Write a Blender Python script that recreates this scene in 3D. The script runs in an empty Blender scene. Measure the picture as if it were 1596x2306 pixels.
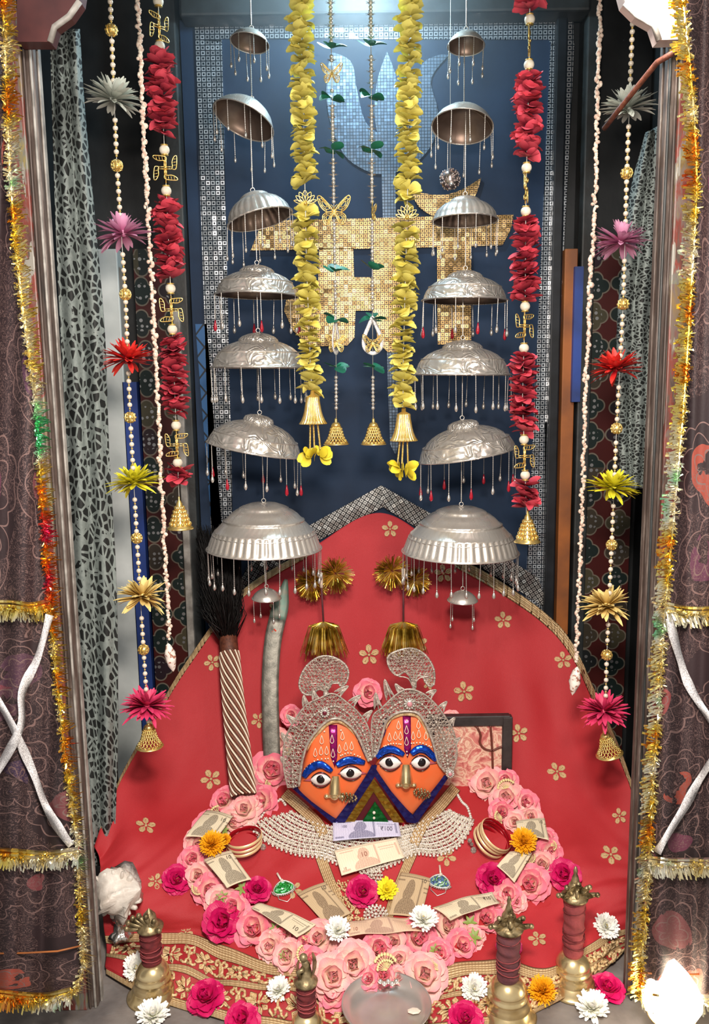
import bpy, math, random
from mathutils import Vector, Matrix, geometry, noise
from mathutils.bvhtree import BVHTree
random.seed(7)
PI = math.pi; R = math.radians
SC = bpy.context.scene; COL = SC.collection
V = Vector
# ------------------------------------------------------------ camera, world, lights, exposure
FPX = 1900.0; CH = 1.12
cam = bpy.data.cameras.new('camera'); camo = bpy.data.objects.new('camera', cam); COL.objects.link(camo)
camo.matrix_world = Matrix.Translation((0, 0, CH)) @ Matrix.Rotation(R(81), 4, 'X') @ Matrix.Rotation(R(-.8), 4, 'Z')
cam.sensor_fit = 'VERTICAL'; cam.sensor_height = 24; cam.lens = FPX / 2306 * 24; cam.clip_start = .02; cam.clip_end = 50
SC.camera = camo
SC.view_settings.view_transform = 'Standard'; SC.view_settings.look = 'None'; SC.view_settings.gamma = 1
SC.view_settings.use_curve_mapping = False
SC.view_settings.exposure = 0.5
wd = bpy.data.worlds.new('world'); SC.world = wd; wd.use_nodes = True
wd.node_tree.nodes['Background'].inputs[0].default_value = (.62, .60, .58, 1)
wd.node_tree.nodes['Background'].inputs[1].default_value = .55
def light(name, kind, loc, to, power, col, size=.2, sy=None, spot=None):
    l = bpy.data.lights.new(name, kind); o = bpy.data.objects.new(name, l); COL.objects.link(o)
    o.location = loc; o.rotation_euler = (V(to) - V(loc)).to_track_quat('-Z', 'Y').to_euler()
    l.energy = power; l.color = col
    if kind == 'AREA':
        l.size = size
        if sy: l.shape = 'RECTANGLE'; l.size_y = sy
    else: l.shadow_soft_size = size
    if spot: l.spot_size = R(spot); l.spot_blend = .6
    return o
light('front_key_light', 'AREA', (.05, .15, 2.0), (.02, 1.6, .1), 15, (1, .93, .86), .35, .25)  # unseen warm key light set above the camera to light the shrine
light('lower_front_fill', 'AREA', (.05, .35, 1.35), (.0, 1.6, .1), 15, (1, .88, .78), .16, .1)  # unseen fill added to brighten the lower front and the bells
light('shrine_bulb_light', 'POINT', (.03, 1.90, 1.965), (0, 2, 0), 9, (.60, .86, 1), .02)
# ------------------------------------------------------------ pixel <-> world at a real depth
MW = camo.matrix_world.to_3x3(); CAMP = V((0, 0, CH))
def ray(px, py): return MW @ V(((px - 798) / FPX, -(py - 1153) / FPX, -1))
def W(px, py, Y):
    d = ray(px, py); return CAMP + d * (Y / d.y)
def WZ(px, py, z):
    d = ray(px, py); return CAMP + d * ((z - CH) / d.z)
def pxs(p): return -(MW.transposed() @ (p - CAMP)).z / FPX        # metres per pixel at a point
def wpos(o):
    p = V(o.location)
    while o.parent: o = o.parent; p += o.location
    return p
# ------------------------------------------------------------ mesh builder
class MB:
    def __init__(s): s.v = []; s.f = []; s.m = []; s.uv = []
    def add(s, vs, fs, mi=0, uvs=None):
        b = len(s.v); s.v += [V(p) for p in vs]
        for f in fs:
            s.f.append([b + i for i in f]); s.m.append(mi)
            s.uv.append([uvs[i] for i in f] if uvs else [(0, 0)] * len(f))
    def grid(s, fn, nu, nv, mi=0, cu=False, cv=False):
        vs = []; uvs = []
        for j in range(nv + 1):
            for i in range(nu + 1):
                vs.append(fn(i / nu, j / nv)); uvs.append((i / nu, j / nv))
        w = nu + 1
        fs = [(j * w + i, j * w + i + 1, (j + 1) * w + i + 1, (j + 1) * w + i) for j in range(nv) for i in range(nu)]
        s.add(vs, fs, mi, uvs)
    def box(s, a, b, mi=0):
        x0, y0, z0 = a; x1, y1, z1 = b
        vs = [(x0,y0,z0),(x1,y0,z0),(x1,y1,z0),(x0,y1,z0),(x0,y0,z1),(x1,y0,z1),(x1,y1,z1),(x0,y1,z1)]
        s.add(vs, [(0,3,2,1),(4,5,6,7),(0,1,5,4),(1,2,6,5),(2,3,7,6),(3,0,4,7)], mi)
    def tube(s, pts, r, n=6, mi=0, closed=False, flat=1.0):
        pts = [V(p) for p in pts]; m = len(pts); vs = []; up = None
        for i, p in enumerate(pts):
            if closed: t = pts[(i + 1) % m] - pts[i - 1]
            else: t = pts[min(i + 1, m - 1)] - pts[max(i - 1, 0)]
            if t.length < 1e-9: t = V((0, 0, 1))
            t.normalize()
            if up is None: up = V((0, 1, 0)) if abs(t.y) < .9 else V((1, 0, 0))
            a = t.cross(up)
            if a.length < 1e-6: a = t.cross(V((1, 0, .3)))
            a.normalize(); up = a.cross(t).normalized()
            rr = r(i / max(1, m - 1)) if callable(r) else r
            for k in range(n):
                an = 2 * PI * k / n; vs.append(p + a * math.cos(an) * rr + up * math.sin(an) * rr * flat)
        fs = []
        for i in range(m if closed else m - 1):
            for k in range(n):
                a_ = i * n + k; b_ = i * n + (k + 1) % n; j = (i + 1) % m
                fs.append((a_, b_, j * n + (k + 1) % n, j * n + k))
        if not closed: fs += [tuple(range(n - 1, -1, -1)), tuple((m - 1) * n + k for k in range(n))]
        s.add(vs, fs, mi, [(0, 0)] * len(vs))
    def lathe(s, prof, n=32, o=(0, 0, 0), M=None, mi=0, mod=None):
        o = V(o); vs = []; uvs = []
        for j, (r, z) in enumerate(prof):
            for i in range(n + 1):
                a = 2 * PI * i / n; rr = r * (mod(a, j / (len(prof) - 1)) if mod else 1)
                p = V((rr * math.cos(a), rr * math.sin(a), z))
                if M: p = M @ p
                vs.append(o + p); uvs.append((i / n, j / (len(prof) - 1)))
        w = n + 1
        s.add(vs, [(j * w + i, j * w + i + 1, (j + 1) * w + i + 1, (j + 1) * w + i) for j in range(len(prof) - 1) for i in range(n)], mi, uvs)
    def sph(s, c, r, n=10, mi=0, sc=(1, 1, 1), M=None):
        prof = [(max(1e-6, math.sin(PI * k / (n // 2 + 1))), -math.cos(PI * k / (n // 2 + 1))) for k in range(n // 2 + 2)]
        S = Matrix.Diagonal(sc) * r if False else Matrix(((sc[0] * r, 0, 0), (0, sc[1] * r, 0), (0, 0, sc[2] * r)))
        s.lathe(prof, n, c, (M @ S) if M else S, mi)
    def prism(s, poly, y0, y1, mi=0, tr=None):
        """polygon in (x,z) extruded from y0 to y1"""
        n = len(poly); vs = [(x, y0, z) for x, z in poly] + [(x, y1, z) for x, z in poly]
        if tr: vs = [tr(V(p)) for p in vs]
        tris = geometry.tessellate_polygon([[V((x, z, 0)) for x, z in poly]])
        fs = [tuple(t) for t in tris] + [tuple(n + i for i in reversed(t)) for t in tris] + [(i, (i + 1) % n, n + (i + 1) % n, n + i) for i in range(n)]
        uv = [(x, z) for x, z in poly] * 2
        s.add(vs, fs, mi, uv)
    def petal(s, base, d, n, L, Wd, cup=.2, curl=0., mi=0, shape=(.4, .7, .95, 1, .8, .3), nj=2):
        base = V(base); d = V(d).normalized(); n = V(n); n = (n - d * n.dot(d)).normalized(); sd = d.cross(n)
        K = len(shape) - 1; vs = []; uvs = []
        for i in range(K + 1):
            t = i / K; w = Wd * shape[i]
            c = base + d * L * t + n * curl * t * t * L
            for j in range(nj + 1):
                q = 2 * j / nj - 1
                vs.append(c + sd * q * w + n * cup * w * q * q); uvs.append((q * .5 + .5, t))
        m = nj + 1
        s.add(vs, [(i * m + j, i * m + j + 1, (i + 1) * m + j + 1, (i + 1) * m + j) for i in range(K) for j in range(nj)], mi, uvs)
    def mesh(s, name, mats, smooth=True, off=None):
        me = bpy.data.meshes.new(name)
        me.from_pydata([tuple(p - off) for p in s.v] if off else [tuple(p) for p in s.v], [], s.f)
        for m in (mats if isinstance(mats, (list, tuple)) else [mats]): me.materials.append(m)
        me.polygons.foreach_set('material_index', s.m)
        if smooth: me.polygons.foreach_set('use_smooth', [True] * len(s.f))
        uvl = me.uv_layers.new(name='UVMap'); flat = [c for f in s.uv for uv in f for c in uv]
        uvl.data.foreach_set('uv', flat); me.update(); return me
    def build(s, name, mats, parent=None, smooth=True, label=None):
        off = wpos(parent) if parent else None
        o = bpy.data.objects.new(name, s.mesh(name, mats, smooth, off)); COL.objects.link(o)
        if parent:
            o.parent = parent
        if label: o['label'] = label
        return o
    def thing(s, name, mats, label, cat, group=None, smooth=True, kind=None):
        o = bpy.data.objects.new(name, None)
        c = sum(s.v, V()) / len(s.v); lo = min(p.z for p in s.v); base = V((c.x, c.y, lo))
        o = bpy.data.objects.new(name, s.mesh(name, mats, smooth, base)); COL.objects.link(o); o.location = base
        tag(o, label, cat, group, kind); return o
def tag(o, label=None, cat=None, group=None, kind=None):
    if label: o['label'] = label
    if cat: o['category'] = cat
    if group: o['group'] = group
    if kind: o['kind'] = kind
    return o
def root(name, loc, label, cat, group=None):
    o = bpy.data.objects.new(name, None); COL.objects.link(o); o.location = loc; o.matrix_world = Matrix.Translation(loc)
    o.empty_display_size = .02
    return tag(o, label, cat, group)
def inst(name, mesh, parent, M, label=None):
    """a copy sharing mesh data, M in world space, parent an unrotated Empty or mesh"""
    o = bpy.data.objects.new(name, mesh); COL.objects.link(o)
    if parent:
        o.parent = parent; M = Matrix.Translation(-wpos(parent)) @ M
    o.matrix_basis = M
    if label: o['label'] = label
    return o
def struct(o): o['kind'] = 'structure'; return o
def cr(P, n):
    """Catmull-Rom resample of a list of equal-length tuples into n+1 points"""
    P = [V(p) for p in P]; out = []; m = len(P) - 1
    for k in range(n + 1):
        t = k / n * m; i = min(int(t), m - 1); u = t - i
        a = P[max(i - 1, 0)]; b = P[i]; c = P[i + 1]; d = P[min(i + 2, m)]
        out.append(.5 * ((2 * b) + (c - a) * u + (2 * a - 5 * b + 4 * c - d) * u * u + (3 * b - a - 3 * c + d) * u ** 3))
    return out
# ------------------------------------------------------------ materials
def hx(h):
    h = h.lstrip('#'); c = [int(h[i:i + 2], 16) / 255 for i in (0, 2, 4)]
    return tuple(x / 12.92 if x <= .04045 else ((x + .055) / 1.055) ** 2.4 for x in c) + (1,)
class NM:
    def __init__(s, name, col='#888888', rough=.6, metal=0., spec=.5):
        s.mat = bpy.data.materials.new(name); s.mat.use_nodes = True; s.t = s.mat.node_tree
        s.b = s.t.nodes['Principled BSDF']; s.set('Base Color', hx(col) if isinstance(col, str) else col)
        s.set('Roughness', rough); s.set('Metallic', metal); s.set('Specular IOR Level', spec)
    def set(s, k, v):
        if isinstance(v, bpy.types.NodeSocket): s.t.links.new(v, s.b.inputs[k])
        else: s.b.inputs[k].default_value = v
        return s
    def nd(s, ty, ins=None, **kw):
        n = s.t.nodes.new(ty)
        for k, v in kw.items(): setattr(n, k, v)
        for k, v in (ins or {}).items():
            if isinstance(v, bpy.types.NodeSocket): s.t.links.new(v, n.inputs[k])
            else: n.inputs[k].default_value = v
        return n
    def co(s, kind='Object', scale=None, rot=None):
        o = s.nd('ShaderNodeTexCoord').outputs[kind]
        if scale or rot:
            o = s.nd('ShaderNodeMapping', {0: o, 'Scale': scale or (1, 1, 1), 'Rotation': rot or (0, 0, 0)}).outputs[0]
        return o
    def ma(s, op, a, b=None, c=None, clamp=False):
        ins = {0: a}
        if b is not None: ins[1] = b
        if c is not None: ins[2] = c
        return s.nd('ShaderNodeMath', ins, operation=op, use_clamp=clamp).outputs[0]
    def vm(s, op, a, b=None):
        ins = {0: a}
        if b is not None: ins[1] = b
        n = s.nd('ShaderNodeVectorMath', ins, operation=op); return n.outputs[1] if op in ('LENGTH', 'DISTANCE') else n.outputs[0]
    def xyz(s, v):
        n = s.nd('ShaderNodeSeparateXYZ', {0: v}); return n.outputs
    def mix(s, f, a, b):
        a = hx(a) if isinstance(a, str) else a; b = hx(b) if isinstance(b, str) else b
        n = s.nd('ShaderNodeMix', {0: f, 6: a, 7: b}, data_type='RGBA'); return n.outputs[2]
    def noi(s, v, sc, det=3, ro=.5, dist=0):
        return s.nd('ShaderNodeTexNoise', {'Vector': v, 'Scale': sc, 'Detail': det, 'Roughness': ro, 'Distortion': dist})
    def vor(s, v, sc, feat='F1', rnd=1.):
        return s.nd('ShaderNodeTexVoronoi', {'Vector': v, 'Scale': sc, 'Randomness': rnd}, feature=feat)
    def ramp(s, f, st, interp='LINEAR'):
        n = s.nd('ShaderNodeValToRGB', {0: f}); n.color_ramp.interpolation = interp; e = n.color_ramp.elements
        while len(e) < len(st): e.new(.5)
        for q, (p, c) in zip(e, st): q.position = p; q.color = hx(c) if isinstance(c, str) else c
        return n.outputs[0]
    def bump(s, h, st=.5, d=.002):
        n = s.nd('ShaderNodeBump', {'Height': h, 'Strength': st, 'Distance': d}); s.t.links.new(n.outputs[0], s.b.inputs['Normal']); return s
def mat(name, col, rough=.6, metal=0., nz=None, bump=None, col2=None, spec=.5):
    """plain surface with a little procedural variation: nz = noise scale, col2 = second colour"""
    m = NM(name, col, rough, metal, spec); c = m.co()
    if nz or col2:
        n = m.noi(c, nz or 30, 4)
        m.set('Base Color', m.mix(m.ramp(n.outputs[0], [(.35, '#000000'), (.65, '#ffffff')]), col, col2 or col))
    if bump: m.bump(m.noi(c, bump[0], 3).outputs[0], bump[1], bump[2] if len(bump) > 2 else .002)
    return m.mat
M_ = {}
def defs():
    M_['stone'] = mat('stone_floor', '#8d8681', .55, 0, 9, (60, .5, .003), '#5f5957')
    M_['dark'] = mat('dark_wall_paint', '#16181a', .6, 0, 5, (30, .3, .003), '#292d2f')
    M_['wood'] = mat('grey_wood', '#34393a', .5, 0, 12, (50, .4), '#211f1c')
    M_['black'] = mat('black_wood', '#15171a', .35, 0, 20, None, '#22252a')
    M_['navy'] = mat('navy_velvet', '#14263d', .8, 0, 6, (700, .25, .0006), '#1d3450')
    M_['white_paint'] = mat('white_paint', '#dfe5e3', .5, 0, 7, (40, .3), '#b9c1bf')
    M_['blue_paint'] = mat('blue_paint', '#2f4c9c', .5, 0, 10, None, '#24386d')
    M_['orange_paint'] = mat('orange_paint', '#a8622c', .55, 0, 10, None, '#7c4a2a')
    M_['edge'] = mat('worn_edge_paint', '#a7a39c', .5, 0, 30, (80, .5), '#6f6a64')
    M_['gold'] = mat('gold_metal', '#f6dc92', .27, .8, 60, (200, .2, .0004), '#e3bd66')
    M_['gold_dull'] = mat('gold_thread', '#ecd2a4', .5, .2, 300, (900, .6, .0006), '#bb9562')
    M_['silver'] = mat('silver_metal', '#e6e2dc', .32, .7, 40, None, '#c4bdb4')
    M_['silver_dull'] = mat('filigree_silver', '#cfc4b8', .42, .35, 200, None, '#978b80')
    M_['pearl'] = mat('pearl', '#ece3d3', .22, .1, 30, None, '#dccfbb')
    M_['cream_bead'] = mat('cream_thread_bead', '#e2dccb', .6, 0, 90, (500, .4, .0005), '#cfc5b0')
    M_['shell'] = mat('shell_chips', '#ece2d0', .4, 0, 160, None, '#c9a593')
    M_['conch'] = mat('murex_shell', '#efe9df', .45, 0, 25, (70, .6, .003), '#c9beb2')
    M_['thread'] = mat('white_thread', '#cfcfc8', .7)
    M_['red_bead'] = mat('red_glass', '#a51c2e', .15)
    M_['green'] = mat('green_petal', '#1f7a5c', .45, 0, 30, None, '#155a48')
    M_['brass'] = mat('brass', '#ead5a4', .24, .8, 25, (90, .2, .0008), '#c2a670')
    M_['brass_dark'] = mat('aged_brass', '#b3a07a', .42, .7, 60, (150, .6, .001), '#55492f')
    M_['steel'] = mat('steel', '#d8d2cc', .3, .7, 8, None, '#b3aca6')
    M_['wrap'] = mat('maroon_thread_wrap', '#7c2a2c', .8, 0, 60, (300, .6, .001), '#571c22')
    M_['wrap_dark'] = mat('dark_thread_wrap', '#54303a', .8, 0, 40, (300, .6, .001), '#6f3a3c')
    M_['wrap_pink'] = mat('rose_thread_wrap', '#a0474a', .8, 0, 40, (300, .6, .001), '#7e3437')
    M_['hair'] = mat('black_hair', '#0c0807', .55)
    M_['blade'] = mat('old_steel', '#8f8c82', .5, .55, 60, (300, .5, .0008), '#6b6a62')
    M_['verdigris'] = mat('green_patina', '#6f8c80', .55, .4, 60, None, '#86887c')
    M_['kumkum'] = mat('vermilion_mark', '#e2492f', .8)
    M_['orange'] = mat('sindoor_orange', '#ea6a35', .45, 0, 25, (120, .2, .001), '#e27543')
    M_['white'] = mat('white_enamel', '#f3efea', .3)
    M_['iris'] = mat('black_enamel', '#170e10', .12)
    M_['pink_lid'] = mat('painted_lid', '#b05560', .4)
    M_['magenta'] = mat('magenta_foil', '#a3146d', .25, .5, 150, (150, .5, .001), '#7d1058')
    M_['glass_red'] = mat('red_bangle_lining', '#a00d1c', .2, .2)
    M_['maroon'] = mat('maroon_foil', '#5a1721', .4, .3)
    M_['black_frame'] = mat('dark_frame', '#3b3536', .4, 0, 60, (100, .3, .001), '#2a2526')
    M_['cream'] = mat('cream_paint', '#ead9c2', .5)
    M_['yellow_center'] = mat('flower_centre', '#d8c03a', .6)
    M_['leaf'] = mat('green_leaf', '#6d8a3a', .5, 0, 60, None, '#9aa84d')
    M_['pistil'] = mat('cream_pistil', '#e8d9a0', .5)
    for k, a, b, me in (('foil_navy', '#15134a', '#221f6a', .4), ('foil_blue', '#1b4fd0', '#2563f0', .8), ('foil_gold', '#a5812c', '#8a6a22', .8), ('foil_green', '#177a34', '#0e5a28', .7), ('foil_silver', '#e9e4de', '#bdb4ac', .9)):
        m = NM(k, a, .22, me); c = m.co(); n = m.vor(c, 75); m.set('Base Color', m.mix(m.noi(c, 70).outputs[0], a, b)); m.bump(n.outputs[0], .8, .004); M_[k] = m.mat
    # petals: colour runs from the base (v = 0) to the tip (v = 1) of each petal, as dyed silk does
    def petal_mat(k, base, tip, rough=.6, p0=.2, p1=.8, tr=.25):
        m = NM(k, tip, rough); uv = m.xyz(m.co('UV'))
        f = m.ma('ADD', uv[1], m.ma('MULTIPLY', m.ma('SUBTRACT', m.noi(m.co(), 40).outputs[0], .5), .5))
        m.set('Base Color', m.ramp(f, [(p0, base), (p1, tip)])); M_[k] = m.mat
        m.bump(m.nd('ShaderNodeTexWave', {'Vector': m.co('UV'), 'Scale': 3, 'Distortion': 2}).outputs[1], .15, .001)
        m.set('Subsurface Weight', .0)
    petal_mat('p_yellow', '#c4b658', '#efe57c'); petal_mat('p_red', '#8c2338', '#d24a5a'); petal_mat('p_gold_yellow', '#b8a41f', '#f0de3a')
    petal_mat('p_pink', '#f6ddc6', '#ee7d92', .55, .15, .75); petal_mat('p_rose2', '#f8e6cf', '#f3a3a6', .55, .2, .9); petal_mat('p_magenta', '#e04a86', '#cc0d5e', .5, -.1, .5)
    petal_mat('p_white', '#e9ead2', '#fbfaf6', .6); petal_mat('p_marigold', '#c67a05', '#f6b413', .6, 0, .6); petal_mat('p_lemon', '#e0a818', '#f7ea2e', .6, .0, .4)
    petal_mat('c_silver', '#8b9186', '#d3d8cd', .4); petal_mat('c_lilac', '#a8567c', '#d79bbb', .5); petal_mat('c_red', '#a8101f', '#e8382f', .5)
    petal_mat('c_yellow', '#b0a818', '#f2e93c', .5); petal_mat('c_cream', '#b8903f', '#ecd489', .5); petal_mat('c_pink', '#a01644', '#df3f6c', .5)
    # tinsel
    m = NM('gold_tinsel', '#cda23a', .3, .9); c = m.co(); m.set('Base Color', m.ramp(m.noi(c, 35, 2).outputs[0], [(.38, '#8a6a18'), (.52, '#e8c455'), (.7, '#fff0b0')])); M_['tinsel'] = m.mat
    m = NM('rainbow_tinsel', '#cda23a', .22, .95); c = m.co(); m.set('Base Color', m.ramp(m.noi(c, 9, 3).outputs[0], [(.30, '#d84a6a'), (.37, '#e8a03a'), (.46, '#e6cf6a'), (.6, '#f2ecd8'), (.7, '#7ad8a0')])); M_['tinsel_mix'] = m.mat
    # dome silver: embossed
    for k, sc in (('dome_plain', 0), ('dome_emboss', 1)):
        m = NM(k, '#e3ded6', .3, .72); c = m.co(); n = m.noi(c, 25, 4)
        m.set('Base Color', m.mix(n.outputs[0], '#fffaf2', '#e0d8cc')); m.set('Roughness', m.ma('MULTIPLY_ADD', n.outputs[0], .25, .16))
        if sc:
            uv = m.co('UV', (11, 3.2, 1)); h = m.ma('ADD', m.ma('SMOOTH_MAX', m.ma('ABSOLUTE', m.ma('SUBTRACT', m.ma('FRACT', m.ma('MULTIPLY', m.noi(uv, 1.3, 1, .5, .8).outputs[0], 7)), .5)), .12, .1), m.ma('MULTIPLY', m.vor(uv, 3).outputs[0], .5))
        else: h = m.noi(m.co('UV', (60, 3, 1)), 1.5).outputs[0]
        m.bump(h, .8 if sc else .12, .0045); M_[k] = m.mat
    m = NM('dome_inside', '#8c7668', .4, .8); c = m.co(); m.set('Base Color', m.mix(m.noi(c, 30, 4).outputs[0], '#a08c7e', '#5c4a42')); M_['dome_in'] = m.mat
    # mirror / sequin mosaics
    def mosaic(k, col, tile, rot=0, gap='#0d1620', hole=.13, rough=.18, plane='xz'):
        m = NM(k, col, rough, .9); c = m.co('Object', None, (0, rot, 0)); x, y, z = m.xyz(c)[:3]
        a = m.ma('DIVIDE', x, tile); b = m.ma('DIVIDE', z, tile)
        fa = m.ma('ABSOLUTE', m.ma('SUBTRACT', m.ma('FRACT', a), .5)); fb = m.ma('ABSOLUTE', m.ma('SUBTRACT', m.ma('FRACT', b), .5))
        mx = m.ma('MAXIMUM', fa, fb); body = m.ma('LESS_THAN', mx, .40); hol = m.ma('LESS_THAN', mx, hole)
        cell = m.nd('ShaderNodeCombineXYZ', {0: m.ma('FLOOR', a), 1: m.ma('FLOOR', b)}).outputs[0]
        wn = m.nd('ShaderNodeTexWhiteNoise', {'Vector': cell})
        k0 = m.ma('SUBTRACT', body, hol, clamp=True)
        m.set('Base Color', m.mix(k0, gap, m.mix(wn.outputs[0], col, [min(1, q * 1.5) for q in hx(col)[:3]] + [1])))
        m.set('Metallic', m.ma('MULTIPLY', k0, .6))
        g = m.nd('ShaderNodeNewGeometry').outputs['Normal']
        jit = m.vm('SCALE', m.vm('SUBTRACT', wn.outputs[1], (.5, .5, .5))); jit.node.inputs['Scale'].default_value = .2
        m.set('Normal', m.vm('NORMALIZE', m.vm('ADD', g, jit))); M_[k] = m.mat
    mosaic('mos_silver', '#c8ccd0', .0118, 0, '#121c26', .19); mosaic('mos_gold', '#ae8c56', .0100, 0, '#4a3214', .19, .32); mosaic('mos_fine', '#627284', .0075, 0, '#1a2838', 0, .5)
    mosaic('mos_chev_a', '#c9c6c0', .0108, R(33), '#1a1a1c'); mosaic('mos_chev_b', '#c9c6c0', .0108, R(-33), '#1a1a1c')
    # red chunri cloth
    m = NM('red_chunri', '#c3242e', .62); c = m.co(); n = m.noi(c, 4, 4)
    m.set('Base Color', m.mix(n.outputs[0], '#a2141c', '#c22c34')); m.set('Sheen Weight', .25); m.set('Sheen Roughness', .5); m.set('Sheen Tint', hx('#ff8a80'))
    w = m.ma('ADD', m.noi(c, 1100, 1).outputs[0], m.ma('MULTIPLY', m.noi(c, 22, 3).outputs[0], 1.4)); m.bump(w, .35, .0022); M_['red_cloth'] = m.mat
    m = NM('brocade_red', '#9e1f26', .6); c = m.co(); m.set('Base Color', m.mix(m.noi(c, 40).outputs[0], '#96161e', '#b02a30')); m.bump(m.noi(c, 500, 2).outputs[0], .4, .001); M_['brocade_red'] = m.mat
    # gold woven ribbon: lines across v, beads along u
    m = NM('gold_ribbon', '#c9a067', .5, .25); x, y, z = m.xyz(m.co('UV'))[:3]
    ln = m.ma('ABSOLUTE', m.ma('SINE', m.ma('MULTIPLY', y, PI * 6))); bd = m.ma('ABSOLUTE', m.ma('SINE', m.ma('MULTIPLY', x, PI * 1.0)))
    h = m.ma('MULTIPLY', ln, m.ma('MULTIPLY_ADD', bd, .5, .5))
    m.set('Base Color', m.mix(h, '#9a7246', '#ecd0a0')); m.bump(m.ma('ADD', h, m.ma('MULTIPLY', m.noi(m.co(), 900).outputs[0], .5)), .8, .0016); M_['ribbon'] = m.mat
    m = NM('silver_ribbon', '#d9d4d4', .45, .2); c = m.co(); n = m.nd('ShaderNodeTexWhiteNoise', {'Vector': m.vm('FLOOR', m.vm('MULTIPLY', c, (900, 900, 900)))})
    m.set('Base Color', m.mix(n.outputs[0], '#a9a4a6', '#ffffff')); M_['silver_ribbon'] = m.mat
    # lace curtain
    m = NM('lace', '#6d7a78', .7); c = m.co('UV', (1.6, 1.6, 1)); d = m.vor(c, 1, 'DISTANCE_TO_EDGE').outputs[0]
    dd = m.ma('LESS_THAN', d, .13); big = m.noi(c, .22, 2).outputs[0]; fl = m.ma('GREATER_THAN', big, .62)
    tex = m.noi(c, 2.2, 4).outputs[0]
    m.set('Base Color', m.mix(m.ma('MAXIMUM', dd, m.ma('MULTIPLY', fl, m.ma('GREATER_THAN', tex, .46))), '#1b1e1d', m.mix(tex, '#616c6a', '#98a19c')))
    m.bump(dd, .5, .0015); M_['lace'] = m.mat
    # painted post panel
    m = NM('painted_post', '#5a3c34', .45); c = m.co('Object', (1, 1, .28)); n = m.noi(c, 34, 5, .6, .6)
    streak = m.noi(m.co('Object', (1, 1, .12)), 80, 3).outputs[0]
    zz = m.xyz(m.co())[2]; wv = m.ma('ABSOLUTE', m.ma('SINE', m.ma('MULTIPLY', zz, 17)))
    a = m.ramp(n.outputs[0], [(.3, '#2b2623'), (.42, '#5b4a42'), (.49, '#7e3a30'), (.56, '#6f7068'), (.64, '#8a7c4a'), (.72, '#3c4a3c')])
    m.set('Base Color', m.mix(m.ma('GREATER_THAN', streak, .60), m.mix(m.ma('MULTIPLY', m.ma('GREATER_THAN', wv, .55), .35), a, '#6a322c'), '#8f8b82')); m.bump(n.outputs[0], .5, .003); M_['painted'] = m.mat
    m = NM('bare_post', '#4a3f3a', .55); c = m.co('Object', (1, 1, .15)); n = m.noi(c, 60, 5, .65)
    m.set('Base Color', m.ramp(n.outputs[0], [(.3, '#2b2522'), (.5, '#4d3f38'), (.62, '#6a5f58'), (.72, '#9a938a')])); m.bump(n.outputs[0], .6, .002); M_['bare'] = m.mat
    m = NM('red_bracket', '#6a2f30', .5); c = m.co(); n = m.noi(c, 12, 4); m.set('Base Color', m.ramp(n.outputs[0], [(.35, '#3a181a'), (.6, '#522624'), (.72, '#6a443e')])); m.bump(n.outputs[0], .3, .002); M_['bracket'] = m.mat
    # mirror-inlay panel: maroon with quatrefoil cells
    m = NM('inlay_panel', '#4a2624', .3); c = m.co('Object', (1, 0, 1)); v = m.vor(c, 13.5, 'F1', .12)
    loc = m.vm('SUBTRACT', c, v.outputs['Position']); X, Y, Z = m.xyz(loc)[:3]
    ang = m.ma('ARCTAN2', Z, X); rad = m.ma('MULTIPLY', m.vm('LENGTH', loc), 13.5)
    pet = m.ma('MULTIPLY_ADD', m.ma('ABSOLUTE', m.ma('COSINE', m.ma('MULTIPLY', ang, 2))), .13, .33)
    ed = m.ma('ABSOLUTE', m.ma('SUBTRACT', rad, pet)); line = m.ma('LESS_THAN', ed, .025); ins = m.ma('LESS_THAN', rad, pet)
    dots = m.ma('LESS_THAN', m.vor(c, 75, 'F1', .4).outputs[0], .33); dz = m.ma('MULTIPLY', dots, m.ma('LESS_THAN', rad, .27))
    base = m.mix(ins, '#451a18', m.ramp(m.nd('ShaderNodeTexWhiteNoise', {'Vector': v.outputs['Position']}).outputs[0], [(.3, '#1d2826'), (.6, '#2b1c24'), (.8, '#474232')]))
    m.set('Base Color', m.mix(dz, m.mix(line, base, '#6f665a'), '#b8b8b8')); m.set('Metallic', m.ma('MULTIPLY', dz, .8)); M_['inlay'] = m.mat
    m = NM('lattice_blue', '#24486e', .35); x, y, z = m.xyz(m.co())[:3]
    p = m.ma('ABSOLUTE', m.ma('SUBTRACT', m.ma('FRACT', m.ma('MULTIPLY', m.ma('ADD', x, m.ma('MULTIPLY', z, .8)), 22)), .5)); q = m.ma('ABSOLUTE', m.ma('SUBTRACT', m.ma('FRACT', m.ma('MULTIPLY', m.ma('SUBTRACT', x, m.ma('MULTIPLY', z, .8)), 22)), .5))
    m.set('Base Color', m.mix(m.ma('LESS_THAN', m.ma('MINIMUM', p, q), .06), '#2b5a8a', '#101a24')); M_['lattice'] = m.mat
    # outer curtain: dark ground, scribbled floral outlines, dusky blotches
    m = NM('floral_curtain', '#241a1c', .7); c0 = m.co('UV'); c = m.vm('ADD', c0, m.vm('SCALE', m.noi(c0, 6, 3).outputs[1])); c.node.inputs[1].links[0].from_node.inputs['Scale'].default_value = .10
    v = m.vor(c, 7.5, 'F1', .8); loc = m.vm('SUBTRACT', c, v.outputs['Position']); X, Y, Z = m.xyz(loc)[:3]
    ang = m.ma('ARCTAN2', Y, X); rad = m.ma('MULTIPLY', m.vm('LENGTH', loc), 7.5)
    line = None
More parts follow.
